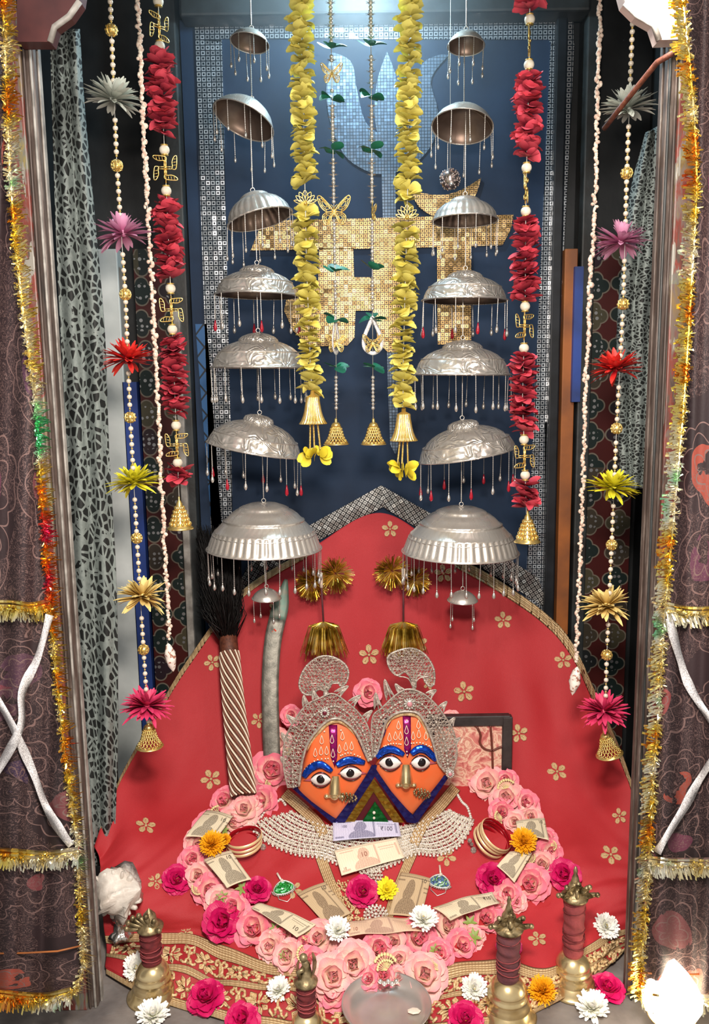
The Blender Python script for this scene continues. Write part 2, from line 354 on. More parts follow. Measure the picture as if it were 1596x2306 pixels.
    for r0, am, kk in ((.36, .10, 3.5), (.2, .08, 2.5), (.52, .06, 5)):
        e = m.ma('LESS_THAN', m.ma('ABSOLUTE', m.ma('SUBTRACT', rad, m.ma('MULTIPLY_ADD', m.ma('ABSOLUTE', m.ma('SINE', m.ma('MULTIPLY', ang, kk))), am, r0))), .008)
        line = e if line is None else m.ma('MAXIMUM', line, e)
    n1 = m.noi(c0, 48, 3, .6, 1.5).outputs[0]; sc = m.ma('LESS_THAN', m.ma('ABSOLUTE', m.ma('SUBTRACT', m.ma('FRACT', m.ma('MULTIPLY', n1, 8)), .5)), .13)
    big = m.noi(c0, 5, 2).outputs[0]; sc = m.ma('MULTIPLY', sc, m.ma('GREATER_THAN', big, .42))
    mask = m.ma('MULTIPLY', m.ma('LESS_THAN', rad, .33), m.ma('GREATER_THAN', m.noi(c0, 18, 3).outputs[0], .43))
    ink = m.ramp(m.nd('ShaderNodeTexWhiteNoise', {'Vector': v.outputs['Position']}).outputs[0], [(.15, '#9a4536'), (.35, '#6d3348'), (.55, '#2e2a44'), (.75, '#b35c45'), (.9, '#5a2a3e')])
    gnd = m.mix(m.noi(c0, 3, 3).outputs[0], '#1a1417', '#3a2629')
    m.set('Base Color', m.mix(m.ma('MAXIMUM', line, m.ma('MULTIPLY', sc, .6)), m.mix(m.ma('MULTIPLY', mask, .85), gnd, ink), '#755c58')); m.bump(m.noi(c0, 200).outputs[0], .3, .001); M_['curtain'] = m.mat
    # chamar handle ground
    M_['brown_wrap'] = mat('brown_wrap', '#4a2418', .6, 0, 120, (300, .5, .001), '#6b3a26')
    M_['bead_white'] = mat('white_seed_beads', '#efe2cc', .3)
    M_['bead_brown'] = mat('brown_seed_beads', '#7d4a33', .3)
defs()
# ------------------------------------------------------------ the setting
CEIL = 2.12; BY = 2.16
def boxthing(a, b, name, m, kind='structure', label=None, cat=None, group=None, bevel=0, parent=None):
    mb = MB(); mb.box(a, b)
    if kind == 'structure': o = mb.build(name, m, parent, smooth=False); (None if parent else struct(o))
    elif parent: o = mb.build(name, m, parent, smooth=False, label=label)
    else: o = mb.thing(name, m, label, cat, group, smooth=False)
    if bevel:
        md = o.modifiers.new('bevel', 'BEVEL'); md.width = bevel; md.segments = 2
    return o
boxthing((-1.3, -.4, -.06), (1.3, 2.4, 0), 'floor', M_['stone'])
boxthing((-.95, 1.36, CEIL), (.95, 2.3, CEIL + .06), 'ceiling', M_['dark'])
boxthing((-.95, BY + .04, 0), (.95, BY + .12, CEIL), 'wall_back', M_['dark'])
boxthing((-.83, 1.42, 0), (-.72, BY + .04, CEIL), 'wall_left', M_['dark'])
boxthing((.74, 1.42, 0), (.85, BY + .04, CEIL), 'wall_right', M_['dark'])
def vstrip(name, px0, px1, py0, py1, Y, dep, m, **k):
    """a vertical board seen between the pixel columns px0..px1, standing at depth Y"""
    ym = (py0 + py1) / 2; x0 = W(px0, ym, Y).x; x1 = W(px1, ym, Y).x; z1 = W((px0 + px1) / 2, py0, Y).z; z0 = W((px0 + px1) / 2, py1, Y).z
    return boxthing((x0, Y, max(0, z0)), (x1, Y + dep, min(CEIL, z1)), name, m, **k)
# left of the back board
vstrip('trim_1', 398, 432, -80, 1900, 2.12, .08, M_['wood'], bevel=.004)
vstrip('trim_2', 372, 402, -80, 600, 2.14, .06, M_['wood'], bevel=.004)
vstrip('trim_3', 330, 418, 560, 1750, 2.13, .07, M_['inlay'])
vstrip('trim_4', 300, 331, 860, 1750, 2.14, .06, M_['blue_paint'])
vstrip('trim_5', 233, 300, 560, 1900, 2.14, .06, M_['white_paint'], bevel=.003)
vstrip('trim_6', 408, 424, 700, 1600, 2.105, .02, M_['edge'], bevel=.003)
# right of the back board
vstrip('trim_7', 1300, 1330, -80, 1900, 2.12, .08, M_['wood'], bevel=.004)
vstrip('trim_8', 1262, 1290, 560, 1430, 2.125, .03, M_['orange_paint'], bevel=.002)
vstrip('trim_9', 1291, 1310, 600, 905, 2.11, .03, M_['blue_paint'])
vstrip('trim_10', 1312, 1420, 530, 1750, 2.125, .05, M_['inlay'])
vstrip('trim_11', 1240, 1262, -60, 1500, 2.13, .07, M_['black'], bevel=.003)
# cross beam above the board
a = W(405, 40, 2.1); b = W(1330, -30, 2.1)
boxthing((a.x, 2.09, a.z), (b.x, 2.16, CEIL), 'trim_12', M_['wood'], bevel=.006)
# the velvet board with its sequin work
xl = W(432, 700, BY).x; xr = W(1262, 700, BY).x; zt = W(800, 40, BY).z; z0 = .35
bd = root('velvet_backboard', V(((xl + xr) / 2, BY, z0)), 'tall navy velvet board with mirror sequin border, silver trident and gold lettering behind the canopies', 'backboard')
mb = MB(); mb.box((xl, BY - .0, z0), (xr, BY + .03, zt)); mb.build('velvet_panel', M_['navy'], bd, smooth=False)
def slab(name, poly, m, th=.004, Y=None, parent=bd, y0=None):
    Y = Y or BY; pts = [W(x, y, Y) for x, y in poly]
    mb = MB(); mb.prism([(p.x, p.z) for p in pts], Y - th - (y0 or 0), Y - (y0 or 0)); return mb.build(name, m, parent, smooth=False)
slab('sequin_border', [(438, 40), (1290, 45), (1290, 100), (1240, 102), (1235, 90), (500, 88), (498, 95), (440, 92)], M_['mos_silver'])
slab('sequin_border', [(440, 92), (500, 92), (526, 1250), (528, 1400), (482, 1400), (470, 1000)], M_['mos_silver'])
slab('sequin_border', [(1239, 100), (1292, 100), (1226, 1400), (1180, 1400)], M_['mos_silver'])
slab('sequin_gable', [(858, 1092), (862, 1140), (660, 1245), (560, 1335), (520, 1350), (560, 1270), (700, 1180)], M_['mos_chev_b'], .006, None, bd, .005)
slab('sequin_gable', [(858, 1092), (960, 1150), (1080, 1215), (1210, 1300), (1232, 1370), (1170, 1330), (1000, 1225), (862, 1140)], M_['mos_chev_a'], .0062, None, bd, .005)
slab('lattice_strip', [(440, 730), (466, 730), (500, 1190), (478, 1200)], M_['lattice'], .003, None, bd, .001)
slab('lattice_strip', [(1226, 950), (1250, 950), (1240, 1340), (1222, 1350)], M_['lattice'], .003, None, bd, .001)
# trident
def smooth2(P, n=40): return [(p.x, p.y) for p in cr([(a, b, 0) for a, b in P], n)]
arc = smooth2([(745, 118), (735, 190), (742, 270), (775, 350), (830, 388), (872, 392), (930, 372), (975, 320), (985, 250), (970, 180), (1010, 125)], 44)
arc_in = smooth2([(1000, 122), (955, 140), (935, 190), (937, 250), (915, 300), (885, 312), (850, 300), (820, 270), (803, 200), (790, 140), (745, 118)], 44)
slab('sequin_trident', arc + arc_in[1:-1], M_['mos_fine'], .004, None, bd, .0005)
slab('sequin_trident', smooth2([(871, 118), (850, 180), (842, 260), (858, 330)], 14) + [(860, 440), (874, 900), (878, 1000), (890, 1024), (897, 1000), (893, 700), (890, 400)] + smooth2([(893, 330), (902, 260), (893, 180), (871, 118)], 14)[:-1], M_['mos_fine'], .004, None, bd, .001)
# gold letters
G = M_['mos_gold']
slab('gold_letter', [(566, 563), (592, 497), (700, 496), (1155, 484), (1148, 520), (1130, 553), (890, 560), (565, 565)], G, .005, None, bd, .002)
slab('gold_letter', [(718, 560), (795, 560), (797, 625), (840, 625), (840, 700), (800, 700), (798, 760), (782, 778), (715, 780)], G, .005, None, bd, .002)
slab('gold_letter', [(840, 560), (900, 560), (902, 793), (872, 793), (850, 770), (840, 700)], G, .005, None, bd, .002)
slab('gold_letter', [(650, 650), (720, 640), (716, 780), (690, 775), (660, 745), (640, 700)], G, .005, None, bd, .0022)
slab('gold_letter', [(983, 555), (1060, 555), (1060, 778), (985, 776)], G, .005, None, bd, .0018)
slab('gold_letter', smooth2([(925, 430), (945, 470), (1000, 497), (1040, 480), (1070, 440), (1082, 402)], 16) + smooth2([(1082, 402), (1040, 428), (1000, 440), (960, 438), (925, 430)], 12)[1:-1], G, .005, None, bd, .003)
# ------------------------------------------------------------ door frame posts and brackets
def post(xs, side, lab):
    x0, x1 = xs; r = root('door_post', V(((x0 + x1) / 2, 1.4, 0)), lab, 'post', 'painted posts of the doorway')
    w = x1 - x0; inner = x1 if side < 0 else x0
    def bx(n, a, b, y0, y1, m, bv=.003):
        mb = MB(); mb.box((min(a, b), y0, 0), (max(a, b), y1, CEIL - .02)); o = mb.build(n, m, r, smooth=False)
        md = o.modifiers.new('bevel', 'BEVEL'); md.width = bv; md.segments = 2
    bx('post_core', x0, x1, 1.372, 1.398, M_['bare'])
    s = -side
    bx('painted_panel', inner - s * .082, inner - s * .017, 1.364, 1.373, M_['painted'], .002)
    bx('moulding', inner - s * .015, inner - s * .011, 1.366, 1.373, M_['bare'], .002)
    bx('moulding', inner - s * .006, inner - s * .002, 1.368, 1.373, M_['wood' if side > 0 else 'edge'], .002)
    bx('inner_edge', inner, inner + s * .003, 1.386, 1.398, M_['edge' if side < 0 else 'bare'], .001)
    return r
post((-.63, -.477), -1, 'left wooden door post with worn floral paint beside the grey lace')
post((.485, .65), 1, 'right wooden door post with worn red floral paint beside the lit bracket')
def bracket(poly, m, edge, lab):
    Y = 1.355; P = [W(x, y, Y) for x, y in poly]
    c = sum(P, V()) / len(P); r = root('carved_bracket', V((c.x, Y, min(p.z for p in P))), lab, 'bracket', 'brackets at the top of the doorway')
    mb = MB(); mb.prism([(p.x, p.z) for p in P], Y - .02, Y + .01); mb.build('bracket_board', m, r, smooth=False)
    mb = MB(); mb.tube([p + V((0, -.018, 0)) for p in P[2:-1]], .005, 6); mb.build('bracket_edge', edge, r)
    return r
bracket([(50, -60), (50, 106), (122, 106), (132, 72), (165, 48), (188, 15), (200, -60)], M_['bracket'], M_['edge'], 'maroon painted bracket at the top left above the lace')
bracket([(1532, -60), (1532, 100), (1474, 102), (1462, 66), (1425, 45), (1398, 18), (1378, -60)], mat('polished_bracket', '#e9d9d0', .3, .35, 12, (20, .4, .004), '#cbb0a4'), M_['edge'], 'shiny silver bracket at the top right lit by the lamp')
boxthing((-.95, 1.33, 1.76), (.95, 1.44, CEIL), 'trim_13', M_['bare'])
# lamps
lp = root('ceiling_bulb', V((.03, 1.93, CEIL - .13)), 'bright cold white bulb under the ceiling above the board', 'lamp')
mb = MB(); mb.sph((.03, 1.93, CEIL - .1), .032, 16); 
m = NM('lit_bulb', '#ffffff'); m.set('Emission Color', (.75, .9, 1, 1)); m.set('Emission Strength', 12); lit = m.mat; mb.build('glass_bulb', lit, lp)
mb = MB(); mb.lathe([(.0, CEIL - .0), (.022, CEIL), (.022, CEIL - .03), (.016, CEIL - .07), (.014, CEIL - .075)], 16, (.03, 1.93, 0)); mb.build('bulb_holder', M_['white_paint'], lp)
light('bracket_lamp_light', 'POINT', W(1450, -60, 1.27), (0, 0, 0), 3.0, (1, .95, .88), .02)
# ------------------------------------------------------------ lace hangings inside the posts
def lace(c0, c1, Y, lab, ph):
    """c0/c1: left and right edge pixel polylines"""
    L = cr([(x, y, 0) for x, y in c0], 60); Rr = cr([(x, y, 0) for x, y in c1], 60)
    def fn(u, v):
        a = L[min(60, int(round(v * 60)))]; b = Rr[min(60, int(round(v * 60)))]; x = a.x + (b.x - a.x) * u; y = a.y + (b.y - a.y) * u
        return W(x, y, Y + .012 * math.sin(u * 13 + ph + v * 2) + .006 * math.sin(v * 17 + u * 5))
    mb = MB(); mb.grid(fn, 24, 60)
    mb.uv = [[(u * 5.5, v * 62) for u, v in f] for f in mb.uv]
    o = mb.thing('lace_hanging', M_['lace'], lab, 'hanging', 'grey lace hangings'); md = o.modifiers.new('s', 'SOLIDIFY'); md.thickness = .0015
lace([(112, 70), (118, 300), (130, 640), (150, 1000), (165, 1350), (185, 1700), (205, 1950)], [(178, 65), (190, 250), (214, 500), (235, 740), (245, 1000), (262, 1300), (266, 1600), (262, 1800), (256, 1950)], 1.645, 'grey cutwork lace hanging beside the left post, full width', .3)
lace([(1452, 300), (1420, 430), (1405, 560), (1392, 700), (1388, 850), (1392, 1000), (1400, 1100)], [(1490, 280), (1490, 430), (1480, 560), (1470, 700), (1465, 850), (1460, 1000), (1450, 1100)], 1.66, 'grey cutwork lace hanging tucked behind the right post', 1.2)
# ------------------------------------------------------------ outer curtains
def tinsel(mb, pts, r, dens, fr=0, frd=(1, 0, 0), mi=0, seed=1):
    """twisted metallic garland: small bent scales all round a path, fringe strips of length fr along frd"""
    rn = random.Random(seed); P = [V(p) for p in pts]
    ln = [0]
    for a, b in zip(P, P[1:]): ln.append(ln[-1] + (b - a).length)
    n = int(ln[-1] * dens)
    mb.tube(P, r * .22, 5, mi)
    for k in range(n):
        s = rn.random() * ln[-1]; i = 0
        while i < len(P) - 2 and ln[i + 1] < s: i += 1
        t = (s - ln[i]) / max(1e-6, ln[i + 1] - ln[i]); c = P[i].lerp(P[i + 1], t); d = V((rn.gauss(0, 1), rn.gauss(0, 1), rn.gauss(0, 1))).normalized()
        if d.y > .4: d.y *= -1
        q = d.cross(V((rn.random() - .5, rn.random() - .5, rn.random() - .5))).normalized(); w = rn.uniform(.0007, .0016)
        L = r * rn.uniform(.6, 1.25)
        if fr and rn.random() < .35:
            d = (V(frd) + d * .45).normalized(); L = fr * rn.uniform(.6, 1.2); q = d.cross(V((0, 1, .2))).normalized()
        e = c + d * L; mb.add([c - q * w, c + q * w, e + q * w + V((0, -.001, -.001)), e - q * w], [(0, 1, 2, 3)], mi)
def curtain(edge, far, lab, ph, hs, rib, bot, thr):
    Y = 1.285; E_ = cr([(x, y, 0) for x, y in edge], 70); side = -1 if far < 798 else 1
    cx = W(edge[3][0], 1100, Y).x; r = root('door_curtain', V((cx, Y, .08)), lab, 'curtain', 'dark floral curtains of the doorway')
    def P(x, y, o=0):
        u = abs(x - far) / 300; yy = Y + .014 * math.sin(x * .055 + ph + y * .0012) * (1 - .0) + .006 * math.sin(x * .12 + y * .004) - o
        return W(x, y, yy)
    def fn(u, v):
        e = E_[int(round(v * 70))]; return P(far + (e.x - far) * u, e.y)
    mb = MB(); mb.grid(fn, 48, 70); mb.uv = [[((mb_u * .26 + (0 if side < 0 else 3.3)), v * 1.75) for mb_u, v in f] for f in mb.uv]
    o = mb.build('curtain_fabric', M_['curtain'], r); md = o.modifiers.new('s', 'SOLIDIFY'); md.thickness = .002
    mb = MB(); tinsel(mb, [P(e.x, e.y, .010) for e in E_], .0085, 2300, .021, (-side, -.1, .1), seed=3); mb.build('tinsel_edging', M_['tinsel_mix'], r, label='gold tinsel edging down the inner edge', smooth=False)
    for pts in hs:
        pts = [(q.x, q.y) for q in cr([(a, b, 0) for a, b in pts], 24)]; pp = [P(x, y, .014) for x, y in pts]; mb = MB(); tinsel(mb, pp, .008, 2300, .018, (0, -.1, -1), seed=5)
        mb.tube([p + V((0, 0, .004)) for p in pp], .0035, 5); mb.tube([p + V((0, 0, .011)) for p in pp], .003, 5)
        mb.build('tinsel_band', M_['tinsel_mix'], r, smooth=False, label='gold tinsel fringe across the curtain')
    for pts in rib:
        C = cr([(x, y, 0) for x, y in pts], 24); vs = MB()
        def fr(u, v):
            i = int(round(v * 24)); a = C[max(0, i - 1)]; b = C[min(24, i + 1)]; d = (b - a).normalized(); n = V((-d.y, d.x, 0)); wd = 11 * (1 - .35 * abs(math.sin(v * 7 + ph)))
            q = C[i] + n * wd * (u * 2 - 1); return P(q.x, q.y, .016 + .004 * math.sin(v * 9 + u * 2))
        vs.grid(fr, 2, 24); o = vs.build('silver_ribbon', M_['silver_ribbon'], r, label='flat silver glitter ribbon tied across the curtain'); md = o.modifiers.new('s', 'SOLIDIFY'); md.thickness = .0012
    mb = MB(); mb.tube([P(x, y, .012) for x, y in thr], .0016, 6); mb.build('orange_thread', M_['orange_paint'], r, label='orange thread tied across the curtain')
    return r
curtain([(4, -40), (14, 200), (22, 400), (45, 650), (78, 900), (96, 1150), (112, 1370), (130, 1550), (150, 1730), (172, 1900), (180, 2050), (186, 2180), (160, 2240)], -170, 'dark floral curtain with crossed silver ribbons at the left of the doorway', .4,
        [[(-60, 1372), (20, 1370), (70, 1376), (114, 1366)], [(-60, 1922), (40, 1930), (110, 1934), (178, 1924)], [(-60, 2236), (40, 2250), (110, 2252), (160, 2240)]],
        [[(112, 1385), (85, 1480), (50, 1560), (45, 1640), (-20, 1760)], [(-20, 1550), (30, 1640), (75, 1740), (110, 1830), (160, 1905)]], 0, [(-40, 2148), (60, 2146), (130, 2142), (182, 2130)])
curtain([(1532, -40), (1550, 120), (1562, 260), (1568, 420), (1556, 650), (1540, 900), (1518, 1150), (1498, 1370), (1486, 1550), (1472, 1750), (1462, 1930), (1448, 2120), (1440, 2250)], 1760, 'dark floral curtain with silver ribbons at the right of the doorway', 2.1,
        [[(1500, 1375), (1560, 1385), (1660, 1380)], [(1462, 1945), (1530, 1950), (1660, 1948)], [(1442, 2250), (1520, 2258), (1660, 2255)]],
        [[(1506, 1392), (1530, 1480), (1560, 1560), (1640, 1680)], [(1640, 1670), (1590, 1730), (1540, 1820), (1478, 1920)]], 0, [(1440, 2190), (1520, 2196), (1660, 2190)])
mb = MB(); mb.tube([W(1540, 105, 1.3), W(1480, 140, 1.34), W(1395, 245, 1.42), W(1360, 290, 1.46)], .0045, 7)
mb.thing('twisted_cord', M_['brown_wrap'], 'brown cord stretched behind the silver chrysanthemum near the lit bracket', 'cord')
# ------------------------------------------------------------ red chunri
def ctrl(rows):
    out = []
    for r in rows:
        o = []
        for x, y, q in r:
            o.append(WZ(x, y, q[1]) if isinstance(q, tuple) else W(x, y, q))
        out.append(o)
    return out
z = lambda v: ('z', v)
ROWS = ctrl([
 [(214,1905,1.62),(262,1770,1.72),(340,1625,1.86),(420,1490,1.96),(540,1335,2.03),(700,1235,2.07),(855,1155,2.09),(1000,1240,2.08),(1110,1300,2.05),(1220,1375,2.02),(1285,1445,1.96),(1345,1570,1.86),(1415,1740,1.72),(1446,1905,1.62)],
 [(220,1925,1.60),(280,1850,1.66),(360,1760,1.78),(450,1650,1.87),(560,1520,1.95),(700,1420,2.0),(855,1360,2.02),(1000,1420,2.0),(1110,1480,1.96),(1200,1550,1.92),(1270,1640,1.86),(1325,1740,1.78),(1398,1850,1.66),(1446,1925,1.60)],
 [(224,1950,1.58),(300,1900,1.62),(380,1850,1.70),(470,1780,1.78),(580,1700,1.86),(700,1665,1.9),(840,1655,1.91),(980,1665,1.9),(1090,1700,1.86),(1180,1750,1.79),(1250,1800,1.74),(1310,1850,1.69),(1385,1910,1.62),(1444,1950,1.58)],
 [(226,1985,1.55),(310,1960,1.57),(400,1930,1.62),(490,1900,1.66),(590,1870,1.69),(700,1855,1.70),(840,1850,1.705),(970,1855,1.70),(1080,1875,1.68),(1170,1900,1.65),(1240,1930,1.62),(1310,1960,1.58),(1370,1980,1.56),(1442,1990,1.55)],
 [(230,2050,1.52),(320,2050,1.52),(420,2050,1.53),(510,2040,1.54),(610,2030,1.55),(710,2030,1.55),(840,2035,1.55),(960,2030,1.55),(1070,2030,1.55),(1160,2035,1.54),(1240,2042,1.53),(1310,2045,1.52),(1370,2045,1.52),(1438,2045,1.52)],
 [(236,2110,z(.045)),(330,2102,z(.045)),(430,2106,z(.045)),(505,2130,z(.045)),(600,2165,z(.045)),(700,2182,z(.045)),(840,2195,z(.045)),(980,2180,z(.045)),(1080,2165,z(.045)),(1160,2172,z(.045)),(1235,2180,z(.045)),(1310,2140,z(.045)),(1365,2105,z(.045)),(1436,2085,z(.045))],
 [(238,2150,z(.02)),(322,2175,z(.022)),(420,2190,z(.022)),(500,2210,z(.024)),(600,2225,z(.024)),(700,2240,z(.024)),(840,2255,z(.024)),(980,2245,z(.024)),(1080,2235,z(.024)),(1160,2235,z(.022)),(1240,2225,z(.02)),(1310,2185,z(.02)),(1360,2150,z(.02)),(1432,2110,z(.02))],
 [(242,2195,z(.004)),(318,2240,z(.004)),(415,2272,z(.004)),(500,2296,z(.004)),(600,2315,z(.004)),(710,2328,z(.004)),(840,2335,z(.004)),(960,2330,z(.004)),(1060,2318,z(.004)),(1140,2300,z(.004)),(1210,2278,z(.004)),(1290,2235,z(.004)),(1345,2195,z(.004)),(1402,2135,z(.004))],
])
NU, NV = 210, 190
_rowsS = [cr(r, NU) for r in ROWS]
_cols = [cr([r[i] for r in _rowsS], NV) for i in range(NU + 1)]
def fold(u, v):
    vb = v * 7                                     # row coordinate
    back = max(0, min(1, 1.6 - vb * .5)); front = max(0, min(1, (vb - 4.2) / 1.5))
    ang = (u - .5) * 2
    f = .017 * math.sin(ang * 17 + 2.2 * math.sin(vb * .9)) * back * min(1, vb * .9) * (0.6 + .4 * math.sin(ang * 5 + 1))
    f += .007 * noise.noise(V((u * 9, vb * 1.1, 3))) * min(1, vb)
    f += (.0045 * math.sin(u * 60 + 2 * math.sin(vb * 2)) + .006 * math.sin(u * 23 + vb)) * front * (1 if vb < 6.6 else .35)
    mid = max(0, 1 - abs(vb - 3.6) / 1.6); f += .008 * noise.noise(V((u * 14 + vb * 2.5, vb * .8, 9))) * mid
    return f
def cloth_pt(u, v):
    i = min(NU, max(0, int(round(u * NU)))); j = min(NV, max(0, int(round(v * NV)))); p = _cols[i][j]
    a = _cols[min(NU, i + 1)][j] - _cols[max(0, i - 1)][j]; b = _cols[i][min(NV, j + 1)] - _cols[i][max(0, j - 1)]
    n = a.cross(b).normalized()
    if n.y > 0: n = -n
    if n.z < 0 and abs(n.y) < .2: n = -n
    return p + n * fold(u, v)
cl = root('red_drape', V((.02, 1.75, 0)), 'large red cloth with gold flower motifs draped from the back down to the front', 'drape')
mb = MB(); mb.grid(cloth_pt, NU, NV)
SPL = int(NV * 5.0 / 7)
mb.m = [1 if k // NU >= SPL else 0 for k in range(len(mb.f))]
cloth_o = mb.build('cloth_sheet', [M_['red_cloth'], M_['brocade_red']], cl); md = cloth_o.modifiers.new('s', 'SOLIDIFY'); md.thickness = .0015; md.offset = -1
BV = BVHTree.FromPolygons([tuple(p) for p in mb.v] + [(-2, -1, 0), (2, -1, 0), (2, 3, 0), (-2, 3, 0)], mb.f + [[len(mb.v) + i for i in range(4)]])
def on(px, py, lift=0):
    """point on the cloth or floor under a pixel, lifted towards the viewer, and the surface normal"""
    d = ray(px, py).normalized(); loc, n, i, dist = BV.ray_cast(CAMP, d)
    if loc is None: loc = W(px, py, 2.0); n = V((0, -1, 0))
    if n.dot(d) > 0: n = -n
    return loc - d * lift, n
def frame(n, rot=0, up=V((0, 0, 1))):
    """rotation matrix whose z axis is n, x axis turned by rot"""
    zz = n.normalized(); x = up.cross(zz)
    if x.length < .05: x = V((1, 0, 0)).cross(zz)
    x.normalize(); y = zz.cross(x); return Matrix((x, y, zz)).transposed() @ Matrix.Rotation(rot, 3, 'Z')
def place(loc, n, s, rot=0): return Matrix.Translation(loc) @ (frame(n, rot).to_4x4()) @ Matrix.Scale(s, 4)
# gold edging on the back rim and on the front hem
def band(v0, v1, name, m, us, lab=None, lift=.002, n=200):
    mb = MB(); mb.grid(lambda u, v: cloth_pt(us[0] + (us[1] - us[0]) * u, v0 + (v1 - v0) * v) + V((0, -lift, lift * .8)), n, 4)
    mb.uv = [[(u * 150 * (us[1] - us[0]), v) for u, v in f] for f in mb.uv]
    o = mb.build(name, m, cl, label=lab); md = o.modifiers.new('s', 'SOLIDIFY'); md.thickness = .001
band(0, .022, 'gold_edging', M_['ribbon'], (.03, .38), 'gold brocade edging at the left of the peak')
band(0, .030, 'gold_edging', M_['ribbon'], (.55, .97), 'gold brocade edging at the right of the peak')
band(.712, .765, 'gold_band', M_['ribbon'], (0, 1), 'upper woven gold band of the hem')
band(.84, .868, 'gold_band', M_['ribbon'], (0, 1), 'middle woven gold band of the hem')
band(.955, 1.0, 'gold_band', M_['ribbon'], (0, 1), 'outer woven gold band of the hem')
# embroidery between the bands: flowers joined by scrolls (raised gold thread)
def embroidery(vc, hv, n, ph):
    mb = MB(); UR = (.02, .98)
    def q(u, v): return cloth_pt(min(1, max(0, u)), min(1, max(0, v))) + V((0, -.003, .0025))
    asp = .0095 / .022
    for k in range(n):
        u0 = UR[0] + (UR[1] - UR[0]) * (k + .5 + ph) / n; du = (UR[1] - UR[0]) / n; v0 = vc
        ru = .34 * du; rv = hv * .86
        for a in range(9):
            an = 2 * PI * a / 9
            if k % 2 == 0 and math.sin(an) > .9: pass
            pts = [q(u0 + ru * .95 * math.cos(an + d_) * l, v0 + rv * math.sin(an + d_) * l) for l, d_ in ((.28, 0), (.75, -.22), (1, 0), (.75, .22))]
            mb.tube(pts, .0022, 4, 0, True); mb.add(pts, [(0, 1, 2, 3)])
        mb.sph(q(u0, v0), .004, 8)
        for sgn in (-1, 1):
            C = [(u0 + sgn * ru * .8, v0 + hv * .6), (u0 + sgn * du * .38, v0 + hv * .75), (u0 + sgn * du * .52, v0 + hv * .2), (u0 + sgn * du * .50, v0 - hv * .5), (u0 + sgn * du * .40, v0 - hv * .85), (u0 + sgn * du * .33, v0 - hv * .55), (u0 + sgn * du * .38, v0 - hv * .35)]
            mb.tube([q(p.x, p.y) for p in cr([(a, b, 0) for a, b in C], 16)], .0028, 5)
            for (uu, vv) in ((.44, .55), (.46, -.2), (.5, .75)):
                mb.sph(q(u0 + sgn * du * uu, v0 + hv * vv), .0034, 6)
    mb.build('gold_embroidery', M_['gold_dull'], cl, label='gold embroidered flowers and scrolls on the hem')
embroidery(.803, .038, 14, 0); embroidery(.912, .044, 14, .5)
# appliqué flowers
mb = MB()
for k in range(5):
    an = 2 * PI * k / 5 + .3
    d = V((math.cos(an), math.sin(an), 0)); s = V((-d.y, d.x, 0))
    P = [d * .25, d * .6 + s * .26, d * .95 + s * .22, d * 1.08, d * .95 - s * .22, d * .6 - s * .26]
    mb.tube([p + V((0, 0, .06)) for p in P], .075, 5, 0, True); mb.add([p + V((0, 0, .05)) for p in P], [tuple(range(6))])
    mb.tube([d * .4 + V((0, 0, .08)), d * .85 + V((0, 0, .08))], .05, 4)
mb.sph((0, 0, .06), .17, 8)
motif = mb.mesh('gold_flower_motif', M_['gold_dull'])
for k, (x, y, r) in enumerate([(878,1192,17),(998,1292,19),(1133,1397,18),(831,1475,21),(943,1450,18),(1045,1558,21),(1268,1487,18),(1168,1652,19),(1254,1738,20),(475,1755,21),(328,1860,21),(478,1492,17),(1375,1925,21),(1395,1838,16),(582,1622,16),(350,1985,17),(290,1965,17),(1005,1930,20),(660,2005,19),(1210,2115,19),(418,2100,16),(965,1540,12),(620,1370,14)]):
    p, n = on(x, y, .002); inst('gold_flower_motif', motif, cl, place(p, n, r * pxs(p), k * 1.3))
# ------------------------------------------------------------ silver canopies
def chain_mesh(L, r, name, pitch=.0042):
    mb = MB(); n = max(4, int(L / pitch * 2)); pts = [(0, 0, -L * i / n) for i in range(n + 1)]
    mb.tube(pts, lambda t: r * (1.0 if int(round(t * n)) % 2 else .55), 5); return mb.mesh(name, M_['silver'])
mb = MB(); mb.lathe([(.0001, 0), (.0012, -.001), (.0014, -.003), (.0009, -.0045), (.0022, -.006), (.0035, -.010), (.0036, -.0135), (.0022, -.017), (.0001, -.0185)], 10); drop_s = mb.mesh('drop_bead', M_['silver'])
mb = MB(); mb.lathe([(.0001, 0), (.0010, -.001), (.0020, -.006), (.0034, -.013), (.0038, -.018), (.0022, -.022), (.0001, -.023)], 10); drop_r = mb.mesh('drop_bead', M_['red_bead'])
mb = MB(); mb.tube([(math.cos(a) * .0035, 0, math.sin(a) * .0035) for a in [2 * PI * k / 12 for k in range(12)]], .0008, 5, 0, True); ring_m = mb.mesh('link_ring', M_['silver'])
